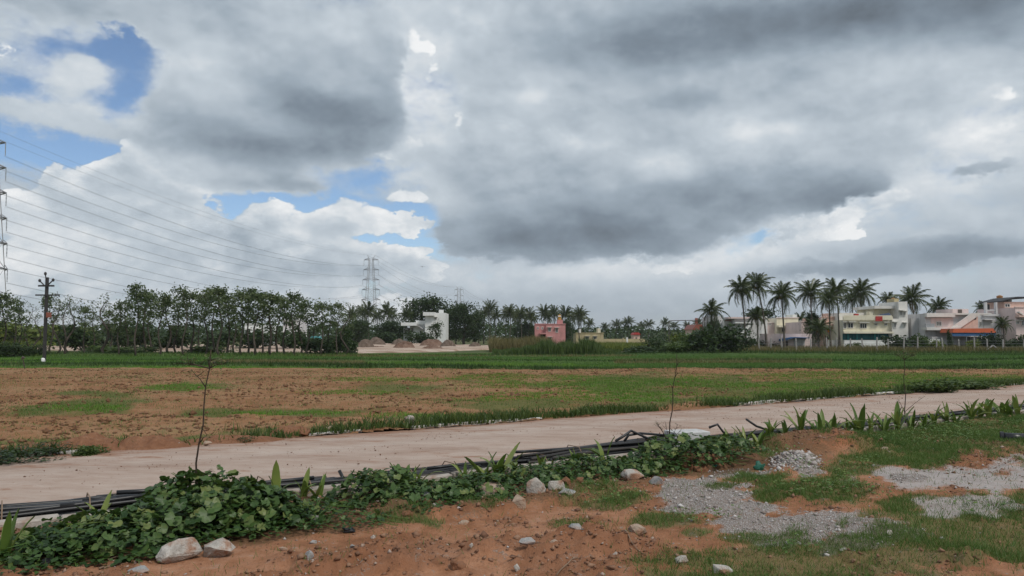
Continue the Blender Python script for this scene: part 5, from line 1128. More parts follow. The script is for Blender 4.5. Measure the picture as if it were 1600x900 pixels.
class House:
    """pixel-measured house: x in metres from px, z from py, at distance d; y = depth behind the front"""
    def __init__(s, name, px, d, label, cat='house', group=None, rz=0.0):
        s.d = d; s.k = d / FPX; s.px = px; p = dp(px, 525, d); s.root = tag(empty(name, (p.x, p.y, 0), rz), label, cat, group or 'houses beyond the fields')
    def x(s, px): return (px - s.px) * s.k
    def z(s, py): return max(-.2, CAM_H + (525 - py) * s.k)
    def box(s, name, x0, x1, top, bot, y0, y1, mt, parent=None):
        return MB().box(s.x(x0), s.x(x1), y0, y1, s.z(bot), s.z(top)).build(name, MT[mt], parent or s.root)
    def mass(s, x0, x1, top, bot, y0, y1, mt, parapet=None, pm=None):
        s.box('wall', x0, x1, top, bot, y0, y1, mt)
        if parapet: s.box('parapet', x0 - .8, x1 + .8, top - parapet, top, y0 - .12, y0 + .1, pm or mt)
    def win(s, x0, x1, top, bot, y, shade=True, mt='glass', bars=1):
        f = MB(); X0, X1, Z0, Z1 = s.x(x0), s.x(x1), s.z(bot), s.z(top); w = .07
        f.box(X0 - w, X0, y - .07, y + .05, Z0 - w, Z1 + w); f.box(X1, X1 + w, y - .07, y + .05, Z0 - w, Z1 + w); f.box(X0, X1, y - .07, y + .05, Z0 - w, Z0); f.box(X0, X1, y - .07, y + .05, Z1, Z1 + w)
        for b in range(bars): xm = X0 + (X1 - X0) * (b + 1) / (bars + 1); f.box(xm - .025, xm + .025, y - .05, y + .04, Z0, Z1)
        o = f.build('window', MT['w_offwhite'], s.root)
        MB().box(X0, X1, y - .02, y + .03, Z0, Z1).build('pane', MT[mt], o)
        if shade: MB().box(X0 - .25, X1 + .25, y - .45, y - .003, Z1 + .12, Z1 + .2).build('sunshade', MT['w_offwhite'], o)
    def door(s, x0, x1, top, bot, y, mt='c_frame'):
        o = s.box('door', x0, x1, top, bot, y - .04, y + .02, mt); h = MB().box(s.x(x1) - .2, s.x(x1) - .12, y - .09, y - .04, s.z(bot) + .95, s.z(bot) + 1.1); h.build('handle', MT['c_steel'], o)
    def tank(s, px, top, bot, wpx, y, mt):
        r = wpx * s.k / 2; z0, z1 = s.z(bot), s.z(top); h = z1 - z0; X = s.x(px)
        t = MB().tube([(X, y, z0), (X, y, z0 + h * .30), (X, y, z0 + h * .32), (X, y, z0 + h * .55), (X, y, z0 + h * .57), (X, y, z0 + h * .78), (X, y, z0 + h * .9), (X, y, z0 + h * .97)], [r, r, r * .95, r * .95, r, r, r * .6, r * .35], 12).build('water_tank', MT[mt], s.root, False)
        MB().tube([(X, y, z0 + h * .97), (X, y, z1)], r * .3, 10).build('lid', MT[mt], t)
    def rail(s, x0, x1, top, bot, y, mt, n):
        f = MB(); f.box(s.x(x0), s.x(x1), y - .05, y + .05, s.z(top) - .09, s.z(top)); f.build('railing', MT[mt], s.root)
        me = MB().box(-.05, .05, -.04, .04, 0, s.z(top) - .09 - s.z(bot)).mesh('baluster'); me.materials.append(MT[mt])
        for i in range(n):
            o = bpy.data.objects.new('baluster', me); COL.objects.link(o); o.parent = s.root; o.location = (s.x(x0 + (x1 - x0) * (i + .5) / n), y, s.z(bot))

# white stepped house in the middle
h = House('stepped_house', 662, 148, 'white stepped house with a tall stair tower and projecting roof slab')
h.mass(664, 696, 489, 546, 0, 7, 'w_white'); h.box('roof_slab', 661.5, 679, 488, 493.5, -.9, 5, 'w_white'); h.mass(640, 664, 504, 546, 1.2, 7, 'w_white'); h.box('roof_slab', 627, 651, 504, 509, -.6, 6, 'w_white')
h.box('parapet', 649, 666, 501, 507, .6, .8, 'w_white'); h.box('stair_head', 684, 690, 483.5, 489, 2, 4, 'w_white')
MB().prism([(h.x(648), h.z(505)), (h.x(661), h.z(513)), (h.x(661), h.z(515)), (h.x(648), h.z(507))][::-1], .2, 1.15).build('stair', MT['w_grey'], h.root)
h.win(641.5, 644.5, 512, 519, 1.2); h.win(679, 681.5, 496.5, 499, 0, True); h.win(655, 658, 517, 524, 1.2); h.door(635.5, 639, 513, 524, 1.6)
h.box('ground_wall', 628, 640, 512, 546, 2, 6, 'w_lightgrey'); h.win(630, 634, 516, 523, 2)
# pink house
h = House('pink_house', 860, 150, 'pink house with a yellow water tank on its roof corner')
h.mass(836.5, 853, 507, 541, 1.5, 7, 'w_pink', 1.5); h.mass(853, 883.5, 507, 541, 0, 7, 'w_pink', 1.2); h.box('stair_head', 871.5, 880, 499.5, 507, 1, 3.5, 'w_pink'); h.tank(875.5, 491, 499.5, 5.5, 2.2, 'c_tank_yellow'); h.box('white_cap', 873, 878, 493, 494.5, 1.8, 2.6, 'w_white')
h.win(857, 860.5, 512.5, 517.5, 0); h.win(868.5, 871.5, 513, 519, 0); h.win(840, 842, 511, 514, 1.5, False); h.win(847, 849, 511, 514, 1.5, False); h.box('balcony', 843, 853, 520, 522, -.2, 1.5, 'w_pink'); h.box('opening_shade', 845, 852, 523, 528, 1.44, 1.52, 'c_dark'); h.win(857, 861, 527.5, 532, 0); h.box('vent', 851, 854, 502, 503.5, 2, 3, 'w_white')  # near-black panel paints the shade inside the opening under the balcony
# low ochre house and red-roofed hut, far
h = House('flat_roofed_house', 925, 185, 'long low cream house right of the pink house')
h.mass(900, 943, 521, 541, 0, 8, 'w_ochre', 1.2); h.box('stair_head', 935.5, 940, 513, 520.5, 2, 5, 'w_cream'); h.box('water_box', 905.5, 909, 514, 520.5, 2, 4, 'w_white'); h.win(915, 920, 526, 530, 0); h.win(928, 932, 526, 530, 0)
h = House('garden_wall', 955, 178, 'pale low compound wall with gate posts in the distance', 'wall'); h.box('wall', 930, 1008, 529.5, 536, 0, .25, 'w_ochre'); h.box('gate_post', 978.5, 981, 527, 536.5, -.15, .4, 'w_white'); h.box('gate_post', 973, 975, 528, 536.5, -.15, .4, 'w_ochre')
h = House('tiled_hut', 995, 190, 'small hut with a red tiled roof far behind the crop'); h.mass(990, 1000, 523, 536, 0, 4, 'w_peach'); MB().prism([(h.x(989), h.z(523)), (h.x(1001), h.z(523)), (h.x(998), h.z(519.5)), (h.x(992), h.z(519.5))], -.3, 4.3).build('roof', MT['c_red'], h.root); h.door(993, 995.5, 527, 535, 0)
h = House('tiled_house', 1088, 112, 'dark red roofed house half hidden by the biggest dark shrub'); h.mass(1083, 1100, 514, 541, 0, 5, 'w_peach'); MB().prism([(h.x(1081), h.z(515)), (h.x(1102), h.z(515)), (h.x(1096), h.z(507)), (h.x(1087), h.z(507))], -.4, 5.4).build('roof', MT['c_rust'], h.root); h.win(1086, 1090, 519, 525, 0)
h = House('sheet_shed', 1077, 105, 'low grey sheet roof under the wire frame', 'shed'); MB().prism([(h.x(1067), h.z(525)), (h.x(1082), h.z(520.5)), (h.x(1092), h.z(520.5)), (h.x(1092), h.z(522)), (h.x(1082), h.z(522)), (h.x(1067), h.z(526.5))], -1, 2).build('roof', MT['c_grey_sheet'], h.root); h.box('wall', 1069, 1091, 524, 542, -.5, 1.5, 'w_offwhite')
# buildings glimpsed through the grove
h = House('white_building', 395, 135, 'pale building glimpsed through the grove right of the left sapling'); h.mass(382, 412, 507, 541, 0, 7, 'w_white', 1.5); h.win(386, 391, 515, 521, 0); h.win(400, 405, 515, 521, 0); h.box('terrace', 378, 402, 525, 527, -1.5, 0, 'w_white')
h = House('grey_building', 452, 128, 'tall narrow grey building glimpsed through the grove'); h.mass(442, 462, 500, 541, 0, 7, 'w_lightgrey', 1.2); h.win(443, 448, 503, 509, 0); h.win(455, 460, 503, 509, 0); h.win(443, 448, 520, 526, 0); h.box('stair_head', 452, 460, 493, 499.5, 2, 5, 'w_lightgrey')
h = House('tarp_shelter', 495, 112, 'teal tarpaulin shelter behind the spiky dark bush', 'shelter'); MB().prism([(h.x(486), h.z(529)), (h.x(504), h.z(529)), (h.x(500), h.z(525.5)), (h.x(490), h.z(525.5))], -1, 2).build('sheet', MT['c_tarp'], h.root); 
for xx in (487.5, 502.5): MB().bar((h.x(xx), -.8, -.2), (h.x(xx), -.8, h.z(529)), .06).build('post', MT['bark'], h.root)

# right-hand row, left to right
h = House('white_house', 1170, 106, 'white house with a blank flank behind the two tallest palms')
h.mass(1148, 1190, 498, 548, 0, 8, 'w_lightgrey'); h.mass(1137, 1152, 500, 548, 1.5, 8, 'w_offwhite', 1.5); h.box('terrace_band', 1137, 1176, 495.5, 498, -.6, 1.5, 'w_pale_pink'); h.box('terrace_shadow_strip', 1138, 1172, 498, 501.5, 1.4, 1.52, 'c_rust'); h.mass(1190, 1206, 494, 548, 1.8, 8, 'w_white'); h.box('tower', 1121, 1137, 493, 548, 2.5, 8, 'w_lightgrey'); h.tank(1131, 489, 493, 5, 4, 'c_tank_black')  # dark rust strip: shade below the terrace band put into colour
MB().prism([(h.x(1152), h.z(522)), (h.x(1166), h.z(508)), (h.x(1172), h.z(508)), (h.x(1158), h.z(522))], -.9, -.02).build('stair', MT['w_white'], h.root)
h.box('roof_slab', 1146, 1178, 503.5, 505.5, -1.0, -.003, 'w_white'); h.win(1199, 1202, 499, 504, 1.8); h.win(1141, 1145, 507, 513, 1.5); h.win(1158, 1162, 530, 537, 0)
h = House('cream_house', 1236, 112, 'cream house with two open terraces right of the white house')
h.mass(1214, 1248, 497, 548, 0, 8, 'w_cream', 1.0, 'w_pale_pink'); h.box('terrace_slab', 1213, 1250, 508.5, 511.5, -1.2, -.003, 'w_cream'); h.mass(1248, 1258, 503, 548, -.6, 6, 'w_offwhite', 1.0); h.box('stair_head', 1247, 1254, 491, 496.5, 2, 5, 'w_white'); h.win(1248.8, 1251, 503.5, 509, -.6); h.win(1254, 1256.5, 503.5, 509, -.6); h.mass(1194, 1214, 505, 548, 1, 6, 'w_pale_pink', .8); h.win(1200, 1203, 504.2, 507.5, 1, False); h.win(1206, 1208, 504.2, 507.5, 1, False); h.box('cloth', 1252, 1257, 512, 515, -.7, -.62, 'c_orange_cloth'); h.win(1222, 1227, 513, 518, 0); h.win(1234, 1239, 513, 518, 0)
h = House('low_shed', 1240, 97, 'long low pinkish shed with a blue tarpaulin edge', 'shed')
h.mass(1199, 1270, 521.5, 548, 0, 3, 'w_pale_pink'); MB().prism([(h.x(1217), h.z(529.5)), (h.x(1236), h.z(526.5)), (h.x(1260), h.z(527.5)), (h.x(1260), h.z(528.5)), (h.x(1236), h.z(528)), (h.x(1217), h.z(533))], -1.2, -.005).build('tarpaulin', MT['c_blue'], h.root); h.box('shutter', 1240, 1257, 529, 540, -.06, -.004, 'w_grey'); h.door(1226, 1231, 532, 545, 0)
h = House('terraced_house', 1302, 104, 'pink terraced house behind the dark palm trunks')
h.mass(1285, 1316, 496, 548, 0, 7, 'w_peach', 1.4); h.box('terrace_slab', 1256, 1318, 506.5, 509, -1.0, -.003, 'w_peach'); h.mass(1256, 1285, 503, 548, .8, 7, 'w_pale_pink', 1); h.win(1282.5, 1284.8, 511.5, 517, .8); h.win(1287, 1290, 512, 518, 0); h.box('cloth', 1292.5, 1296, 512, 519, -.3, -.22, 'c_orange_cloth'); h.win(1303, 1307, 512, 518, 0); h.box('dark_gate', 1290, 1310, 526, 530, -.08, -.003, 'c_frame'); h.box('compound_wall', 1280, 1318, 531, 548, -3, -2.8, 'w_offwhite'); h.box('stair_head', 1303, 1310, 489, 495, 2, 4, 'w_peach'); h.win(1284, 1288, 500, 505, 0)
h = House('shuttered_house', 1366, 100, 'cream two-storey house with a teal-shuttered ground floor')
h.mass(1318, 1392, 500, 520, 0, 8, 'w_cream'); h.box('parapet', 1316, 1393, 494.5, 500, -.5, -.3, 'w_cream'); h.box('floor_slab', 1316, 1393, 518, 521, -.6, -.003, 'w_cream'); h.box('ground_wall', 1318, 1392, 520, 548, .3, 8, 'w_cream')
for i in range(5): h.box('shutter', 1318 + i * 14.4, 1318 + i * 14.4 + 13.6, 521.2, 531, .12, .29, 'c_teal')
for xx in (1324, 1338, 1366): h.box('teal_post', xx, xx + 2, 521, 531.5, -.05, .1, 'c_teal_post')
h.box('white_pillar', 1389, 1392, 520.8, 531, -.1, .28, 'w_white'); h.box('plinth_wall', 1313, 1392, 531.5, 548, -1.2, -1.0, 'w_white')
h.mass(1392, 1417, 498, 548, -.4, 7, 'w_offwhite'); h.mass(1403, 1417, 471.5, 498, -.38, 5, 'w_offwhite'); h.mass(1378, 1403, 482, 500, 2, 7, 'w_cream'); h.box('roof_slab', 1371, 1406, 477.5, 482, .6, 7, 'w_offwhite'); h.box('stair_head', 1405, 1412, 466, 471.3, 1, 3, 'w_ochre'); h.tank(1409, 464, 471, 7, 2.0, 'c_tank_brown')
h.win(1325.5, 1333, 505, 512, 0); h.win(1344.5, 1354, 506, 512.5, 0, True, 'glass', 2); h.win(1367, 1371, 506, 508, 0); h.win(1382.5, 1386, 505.5, 508, 0); h.win(1395, 1397.5, 505, 512, -.4); h.win(1405, 1407.3, 487, 492, -.38); h.win(1410.5, 1412.5, 488, 493.5, -.38); h.win(1410.5, 1412, 506, 510, -.4); h.win(1318.5, 1322, 505, 513, 0)
h.rail(1318, 1392, 493, 494.5, -.4, 'w_cream', 36)
MB().add([(h.x(1365), -.62, h.z(502)), (h.x(1376), -.62, h.z(502)), (h.x(1376), -.66, h.z(494.5)), (h.x(1366), -.55, h.z(494.5)), (h.x(1366), -.3, h.z(494.3)), (h.x(1376), -.3, h.z(494.3))], [(0, 1, 2, 3), (3, 2, 5, 4)]).build('red_cloth', MT['c_red'], h.root); MB().add([(h.x(1373), -.2, h.z(496)), (h.x(1392), -.4, h.z(494)), (h.x(1392), .3, h.z(488.5)), (h.x(1374), .3, h.z(492))], [(0, 1, 2, 3)]).build('blue_cloth', MT['c_navy'], h.root)
h.box('red_bundle', 1343, 1348, 490, 494, 1, 1.6, 'c_red'); h.box('painted_opening', 1350, 1356, 489.5, 494, 2.5, 2.6, 'c_dark'); h.box('roof_room', 1325, 1366, 488, 500, 2.62, 6, 'w_offwhite'); h.box('tank_box', 1365, 1371, 486.5, 494, 1, 2, 'w_cream')  # the roof-room opening is a solid slab coloured as its inner shade
h = House('long_house', 1484, 98, 'long pale house with a diagonal stair wall and orange awning')
h.mass(1446, 1522, 490, 548, 0, 8, 'w_lightgrey'); h.box('roof_band', 1444, 1488, 489.5, 495.5, -.8, -.003, 'w_offwhite'); h.box('roof_slab', 1490, 1546, 489.5, 492, -.6, 7, 'w_offwhite'); h.box('lower_band', 1440, 1492, 511.5, 516, -1.3, -.003, 'w_offwhite')
MB().prism([(h.x(1474), h.z(516)), (h.x(1492), h.z(514)), (h.x(1524), h.z(493)), (h.x(1524), h.z(489)), (h.x(1512), h.z(490))][::1], -1.0, -.82).build('stair_wall', MT['w_offwhite'], h.root); MB().prism([(h.x(1492), h.z(514.5)), (h.x(1523), h.z(514.5)), (h.x(1523), h.z(494))], -.8, -.72).build('pink_gable', MT['w_peach'], h.root); h.box('pink_wall', 1455, 1490, 497, 511.3, -.05, -.003, 'w_pale_pink')
h.win(1464, 1470.5, 503, 509, -.05, False, 'glass', 3); h.box('vent', 1516, 1520, 496, 499.5, -.84, -.80, 'c_dark')
MB().prism([(h.x(1459), h.z(520)), (h.x(1525), h.z(520)), (h.x(1520), h.z(513.5)), (h.x(1461), h.z(514))], -4.2, -1.4).build('awning', MT['c_orange'], h.root); h.box('blue_sheet', 1459.5, 1524, 520.2, 525, -4.1, -4.02, 'c_blue')
for xx in (1460, 1481, 1502, 1523): MB().bar((h.x(xx), -4.0, -.2), (h.x(xx), -4.0, h.z(520)), .06).build('awning_post', MT['c_steel'], h.root)
h.box('ground_wall', 1446, 1522, 526, 548, -1.5, -.005, 'w_grey'); h.door(1499, 1504, 527, 545, -1.52); h.mass(1434, 1446, 497, 548, 1.5, 7, 'w_grey'); h.box('balcony', 1441, 1455, 506, 512, -.9, -.7, 'c_steel'); h.box('low_wall', 1429, 1448, 530, 536, -3, -2.8, 'w_white')
h = House('grey_house', 1545, 101, 'grey two-storey house with roof pillars left of the red roof')
h.mass(1523, 1566, 490.5, 548, 0, 8, 'w_lightgrey'); h.box('roof_room', 1510, 1536, 481.5, 490, 3, 7, 'w_pale_pink'); h.box('painted_opening', 1519, 1525, 482.5, 488.5, 2.92, 2.99, 'c_frame'); h.box('recess_shade', 1537, 1550, 500.5, 517.5, -.05, -.003, 'w_grey'); h.box('lintel', 1536, 1552, 499, 500.3, -.5, -.003, 'w_lightgrey')  # opening and recess are darker panels, their shade put into colour
for xx in (1541, 1557): h.box('pillar', xx, xx + 2.6, 472.5, 490.4, -.1, .3, 'w_lightgrey')
h.box('beam', 1543.6, 1557, 484, 485.5, 0, .25, 'w_lightgrey'); h.box('roof_sheet', 1547.5, 1557, 475, 483.5, 1.2, 1.3, 'c_dark'); h.box('parapet', 1536, 1562, 491, 494, -.25, -.1, 'w_lightgrey'); h.win(1532, 1533.6, 503, 509, 0, False, 'glass', 0); h.win(1559, 1562, 506, 511.5, 0); h.win(1559, 1562, 524, 528.5, 0)
h = House('red_roofed_house', 1580, 104, 'house with a tilted salmon-red roof sheet and orange water tank')
h.mass(1565, 1592, 493, 548, 0, 8, 'w_offwhite'); MB().add([(h.x(1562.5), -.6, h.z(480.5)), (h.x(1577), -.6, h.z(480.5)), (h.x(1580.5), 2.2, h.z(468)), (h.x(1566), 2.2, h.z(468)), (h.x(1562.5), -.6, h.z(483)), (h.x(1577), -.6, h.z(483)), (h.x(1580.5), 2.2, h.z(470)), (h.x(1566), 2.2, h.z(470))], [(0, 1, 2, 3), (7, 6, 5, 4), (0, 4, 5, 1), (1, 5, 6, 2), (2, 6, 7, 3), (3, 7, 4, 0)]).build('red_roof', MT['c_salmon'], h.root)
h.box('terrace_wall', 1563, 1580, 483.5, 491, 1.2, 1.35, 'c_rust'); h.box('tower', 1581, 1587, 466, 493, .5, 4, 'w_lightgrey'); h.tank(1579, 460, 467, 9, 2, 'c_tank_brown'); h.box('tank_stand', 1574, 1584, 467, 484, 1.5, 3.5, 'w_lightgrey'); h.win(1579, 1581.5, 499, 505, 0); h.win(1582.5, 1585, 503, 511, 0); h.box('dark_gate', 1565.5, 1576.5, 518, 526.5, -.1, -.003, 'c_dark'); h.win(1578.5, 1580, 521, 525, 0, False, 'glass', 0); h.box('sill_band', 1565, 1592, 513, 514.2, -.3, -.003, 'w_offwhite')
h = House('peach_house', 1600, 98, 'peach house with an outside stair cut by the right edge')
h.mass(1588, 1640, 480.5, 548, 0, 8, 'w_pale_pink', 1.2); h.box('balcony', 1587, 1640, 493, 496, -.9, -.003, 'w_peach'); MB().prism([(h.x(1589), h.z(487)), (h.x(1598), h.z(493)), (h.x(1598), h.z(495)), (h.x(1589), h.z(489))][::-1], -.7, -.1).build('stair', MT['w_offwhite'], h.root); h.win(1589, 1592.5, 502.5, 505.5, 0); h.win(1597.5, 1602, 500, 508, 0); h.box('roof_room', 1594, 1640, 470, 480, 3, 7, 'w_peach'); MB().prism([(h.x(1586), h.z(469)), (h.x(1612), h.z(462)), (h.x(1640), h.z(462)), (h.x(1640), h.z(464)), (h.x(1612), h.z(464)), (h.x(1586), h.z(470.5))], 2.5, 7.5).build('roof', MT['c_dark'], h.root); h.win(1596, 1603, 474, 478, 3, False)

# ------------------------------------------------------------------ straw and soil heaps on the sandy lot
MT['straw'] = mat('straw', [(.09, .065, .05), (.16, .12, .095), (.23, .18, .145)], 2.5, .95, .1, .8, 12, .15)
MT['brown_heap'] = mat('brown_heap', [(.12, .075, .055), (.19, .12, .09), (.26, .18, .135)], 1.5, .95, .1, .8, 6, .2)
def far_heap(px, d, wpx, hpx, mt, label, seed, rough=.2):
    n = 28; k = d / FPX; w, hh = wpx * k, hpx * k; xs = np.linspace(-1, 1, n); X, Y = np.meshgrid(xs, xs); r = np.sqrt(X ** 2 + Y ** 2); f = np.clip(1 - r ** 2.4, 0, 1)
    Z = hh * .62 * f * (1 - rough + 2 * rough * fbm(X * 2 + seed, Y * 2, seed, 4, .6)) + (fbm(X * 8, Y * 8, seed + 3, 2) - .5) * .25 * (f > .02)
    i = np.arange(n * n).reshape(n, n); F = np.stack([i[:-1, :-1], i[:-1, 1:], i[1:, 1:], i[1:, :-1]], -1).reshape(-1, 4); keep = r.ravel() < 1; F = F[keep[F].all(1)]
    p = dp(px, 525, d); me = np_mesh('heap', np.stack([X * w / 2, Y * w * .35, Z], -1).reshape(-1, 3), F, True); tag(obj('straw_heap' if mt == 'straw' else 'earth_heap', me, MT[mt], None, (p.x, p.y, -.1)), label, 'heap', 'heaps on the sandy lot')
for a in [(588, 128, 34, 23, 'straw', 'rounded straw heap at the back left of the sandy lot', 1), (570, 102, 36, 24, 'straw', 'rounded straw heap nearest the grove', 2), (624, 126, 30, 20, 'straw', 'dark straw heap left of the round bush', 3, .4), (700, 110, 28, 22, 'straw', 'rounded straw heap right of the white house', 4), (742, 112, 24, 14, 'straw', 'low dark straw heap under the tall dark tree', 5, .4),
          (631, 100, 40, 20, 'brown_heap', 'reddish earth heap in the middle of the sandy lot', 6, .4), (675, 118, 44, 20, 'brown_heap', 'earth heap below the small tree by the house', 7, .4), (676, 98, 40, 12, 'brown_heap', 'low earth heap at the front of the sandy lot', 8, .4), (592, 108, 26, 8, 'brown_heap', 'low earth heap between the straw heaps', 9, .5)]: far_heap(*a)

# ------------------------------------------------------------------ power line
def tower_proto():
    root = empty('transmission_tower'); H = 46.0; wb, wt = 3.6, 1.0
    def half(z): return wb + (wt - wb) * min(1, z / 44.0)
    for sx in (-1, 1):
        for sy in (-1, 1): MB().bar((sx * wb, sy * wb, -.3), (sx * wt, sy * wt, 44), .11).build('leg', MT['c_tower'], root)
    br = MB(); zs = [0, 9, 16.5, 22, 27.5, 33, 38.5, 44]
    for a, b in zip(zs[:-1], zs[1:]):
        ha, hb = half(a), half(b)
        for sx, sy, tx, ty in ((-1, -1, 1, -1), (-1, 1, 1, 1), (-1, -1, -1, 1), (1, -1, 1, 1)):
            br.bar((sx * ha, sy * ha, a), (tx * hb, ty * hb, b), .042, 3); br.bar((tx * ha, ty * ha, a), (sx * hb, sy * hb, b), .042, 3); br.bar((sx * hb, sy * hb, b), (tx * hb, ty * hb, b), .042, 3)
    br.build('bracing', MT['c_tower'], root)
    att = []
    for i in range(6):
        z = 43.5 - i * 5.5; L = 4.0 + .33 * i; hw = half(z); arm = MB()
        for sd_ in (-1, 1):
            for sy in (-1, 1): arm.bar((sd_ * hw, sy * hw, z), (sd_ * L, 0, z), .15, 3); arm.bar((sd_ * hw, sy * hw, z + 1.1), (sd_ * L, 0, z), .10, 3)
        a = arm.build('cross_arm', MT['c_arm'], root)
        for sd_ in (-1, 1):
            MB().tube([(sd_ * L, 0, z)] + [(sd_ * L, 0, z - .3 - q * .42) for q in range(7)], [.04] + [.12, .06, .12, .06, .12, .06, .12], 5).build('insulator', MT['c_insul'], a); att.append((sd_ * L, z - 3.0))
    hn = MB()
    for sd_ in (-1, 1): hn.bar((sd_ * wt, 0, 44), (sd_ * 2.2, 0, 46.2), .08, 3); hn.bar((sd_ * wt, 0, 43.2), (sd_ * 2.2, 0, 46.2), .06, 3); att.append((sd_ * 2.2, 46.2))
    hn.build('peak', MT['c_tower'], root); return root, att
MT['c_tower'] = flat('galvanised', (.34, .33, .33), .5, .4); MT['c_arm'] = flat('arm_steel', (.20, .20, .21), .5, .4); MT['c_insul'] = flat('insulator', (.30, .32, .34), .3, .5); MT['wire'] = flat('wire', (.22, .225, .23), .5, .4)
tp, att = tower_proto()
TW = [((-113.6, 166.0), 'nearest pylon, only its arm tips show at the left edge'), (((579 - 800) / FPX * 424, 424.0), 'tall lattice pylon rising behind the grove'), (((717 - 800) / FPX * 700, 700.0), 'smaller pylon behind the dark trees by the white house'), (((775 - 800) / FPX * 950, 950.0), 'faint pylon behind the palms left of the pink house'), (((816 - 800) / FPX * 1170, 1170.0), 'faintest farthest pylon above the palms')]
ang_ = [0.0] * 5
for i, ((x, y), lab) in enumerate(TW):
    a, b = TW[max(0, i - 1)][0], TW[min(4, i + 1)][0]; ang_[i] = -math.atan2(b[0] - a[0], b[1] - a[1])
    o = tp if i == 0 else copy_tree(tp); o.location = (x, y, 0); o.rotation_euler = (0, 0, ang_[i]); tag(o, lab, 'pylon', 'pylons of the power line')
    if i == 0: o.scale = (1, 1, 1)
def attach(i, j):
    (x, y), _ = TW[i]; r, z = att[j]; return Vector((x + r * math.cos(ang_[i]), y + r * math.sin(ang_[i]), z))
for i in range(3):
    for j in range(14):
        a, b = attach(i, j), attach(i + 1, j); n = 26; sag = (7.0 if j < 12 else 5.0) * (1 if i == 0 else 1.1); mb = MB(); p0 = a.copy()
        rad = (.022, .05, .08)[i]
        for off in ((-.22, .22) if (j < 12 and i == 0) else (0,)):
            mb.tube([a.lerp(b, t / n) + Vector((off, 0, -4 * sag * (t / n) * (1 - t / n))) - p0 for t in range(n + 1)], rad, 4, False)
        side = 'left' if att[j][0] < 0 else 'right'; lev = ORD[j // 2] if j < 12 else 'peak'
        span = ('between the edge pylon and the tall pylon', 'between the tall and the smaller pylon', 'between the smaller and the faint pylon')[i]
        lab = f"{'earth wire' if j >= 12 else 'sagging power line'} {span}, {side} side" + (f", {lev} arm" if j < 12 else '')
        tag(mb.build('power_line', MT['wire'], None, True, loc=p0), lab, 'power line', 'cables of the power line')
# utility pole at the left
p = gp(69, 563); k = p.y / FPX; root = tag(empty('utility_pole', (p.x, p.y, -.1)), 'dark utility pole with three insulators in front of the left grove', 'utility pole')
MT['c_pole'] = flat('pole_paint', (.05, .045, .045), .7); zt = CAM_H + (525 - 431) * k
MB().box(-.085, .085, -.08, .08, 0, zt).build('post', MT['c_pole'], root)
za = CAM_H + (525 - 444.5) * k; zb = CAM_H + (525 - 459) * k
MB().box(-12 * k, 13 * k, -.15, -.093, za - .06, za + .06).build('cross_arm', MT['c_pole'], root); MB().box(-16 * k, 22 * k, -.14, -.093, zb - .05, zb + .05).build('lower_arm', MT['c_pole'], root)
for (dx, dz, sx) in ((-10, 8, -2), (11, 9, 2), (-1.5, 19, -.5)):
    e = (dx * k, -.12, za + dz * k); b = MB().bar((sx * k, -.12, za if abs(dx) > 3 else zt - .1), e, .045).build('bracket', MT['c_pole'], root); MB().tube([(e[0], e[1], e[2] - .1), (e[0], e[1], e[2] - .04), (e[0], e[1], e[2] + .06), (e[0], e[1], e[2] + .12)], [.05, .09, .09, .04], 8).build('insulator', MT['c_pole'], b)
MB().box(-.02 + .11, .34, -.12, .1, CAM_H + (525 - 494) * k, CAM_H + (525 - 486) * k).build('red_plate', MT['c_rust'], root)
# white bag on a stake, second stake
p = gp(68, 571); root = tag(empty('bagged_stake', (p.x, p.y, -.1)), 'white plastic bag caught on a short dark stake in the paddy', 'stake'); MB().tube([(0, 0, 0), (.01, 0, .42)], .05, 6).build('stake', MT['c_dark'], root)
bm = bmesh.new(); bmesh.ops.create_icosphere(bm, subdivisions=2, radius=.11)
for v in bm.verts: v.co = Vector((v.co.x * 1.0, v.co.y, v.co.z * .7 + (.1 if v.co.z > 0 else 0))) * (1 + .25 * mnoise.noise(v.co * 9)) + Vector((-.03, 0, .36))
me = bpy.data.meshes.new('bag'); bm.to_mesh(me); bm.free(); obj('bag', me, MT['w_white'], root)
p = gp(39, 575); root = tag(empty('field_stake', (p.x, p.y, -.1), .3), 'thin leaning brown stake with a rag at the left field edge', 'stake'); MB().tube([(0, 0, 0), (-.12, 0, .65)], .03, 5).build('stake', MT['bark'], root); MB().tube([(-.2, 0, .56), (-.12, 0, .68), (.0, .02, .62)], [.03, .07, .03], 5).build('rag', MT['c_frame'], root)
# rectangular wire frame
d = 88.0; root = tag(empty('steel_gantry', (dp(1072, 525, d).x, d, 0)), 'thin rectangular pipe gantry standing over the green shrubs', 'gantry'); k = d / FPX
for xx in (-26.5, 26): MB().bar((xx * k, 0, -.2), (xx * k, 0, CAM_H + (525 - 501.5) * k), .045, 6).build('post', MT['c_frame'], root)
MB().bar((-27 * k, 0, CAM_H + (525 - 501.2) * k), (27 * k, 0, CAM_H + (525 - 500.2) * k), .045, 6).build('crossbar', MT['c_frame'], root)
MB().bar((-1 * k, .05, CAM_H + (525 - 500) * k), (-1 * k, .05, CAM_H + (525 - 512) * k), .04, 6).build('hanger', MT['c_frame'], root)
MB().box(15 * k, 19 * k, .1, .25, CAM_H + (525 - 506) * k, CAM_H + (525 - 497) * k).build('cloth', MT['c_rust'], root)
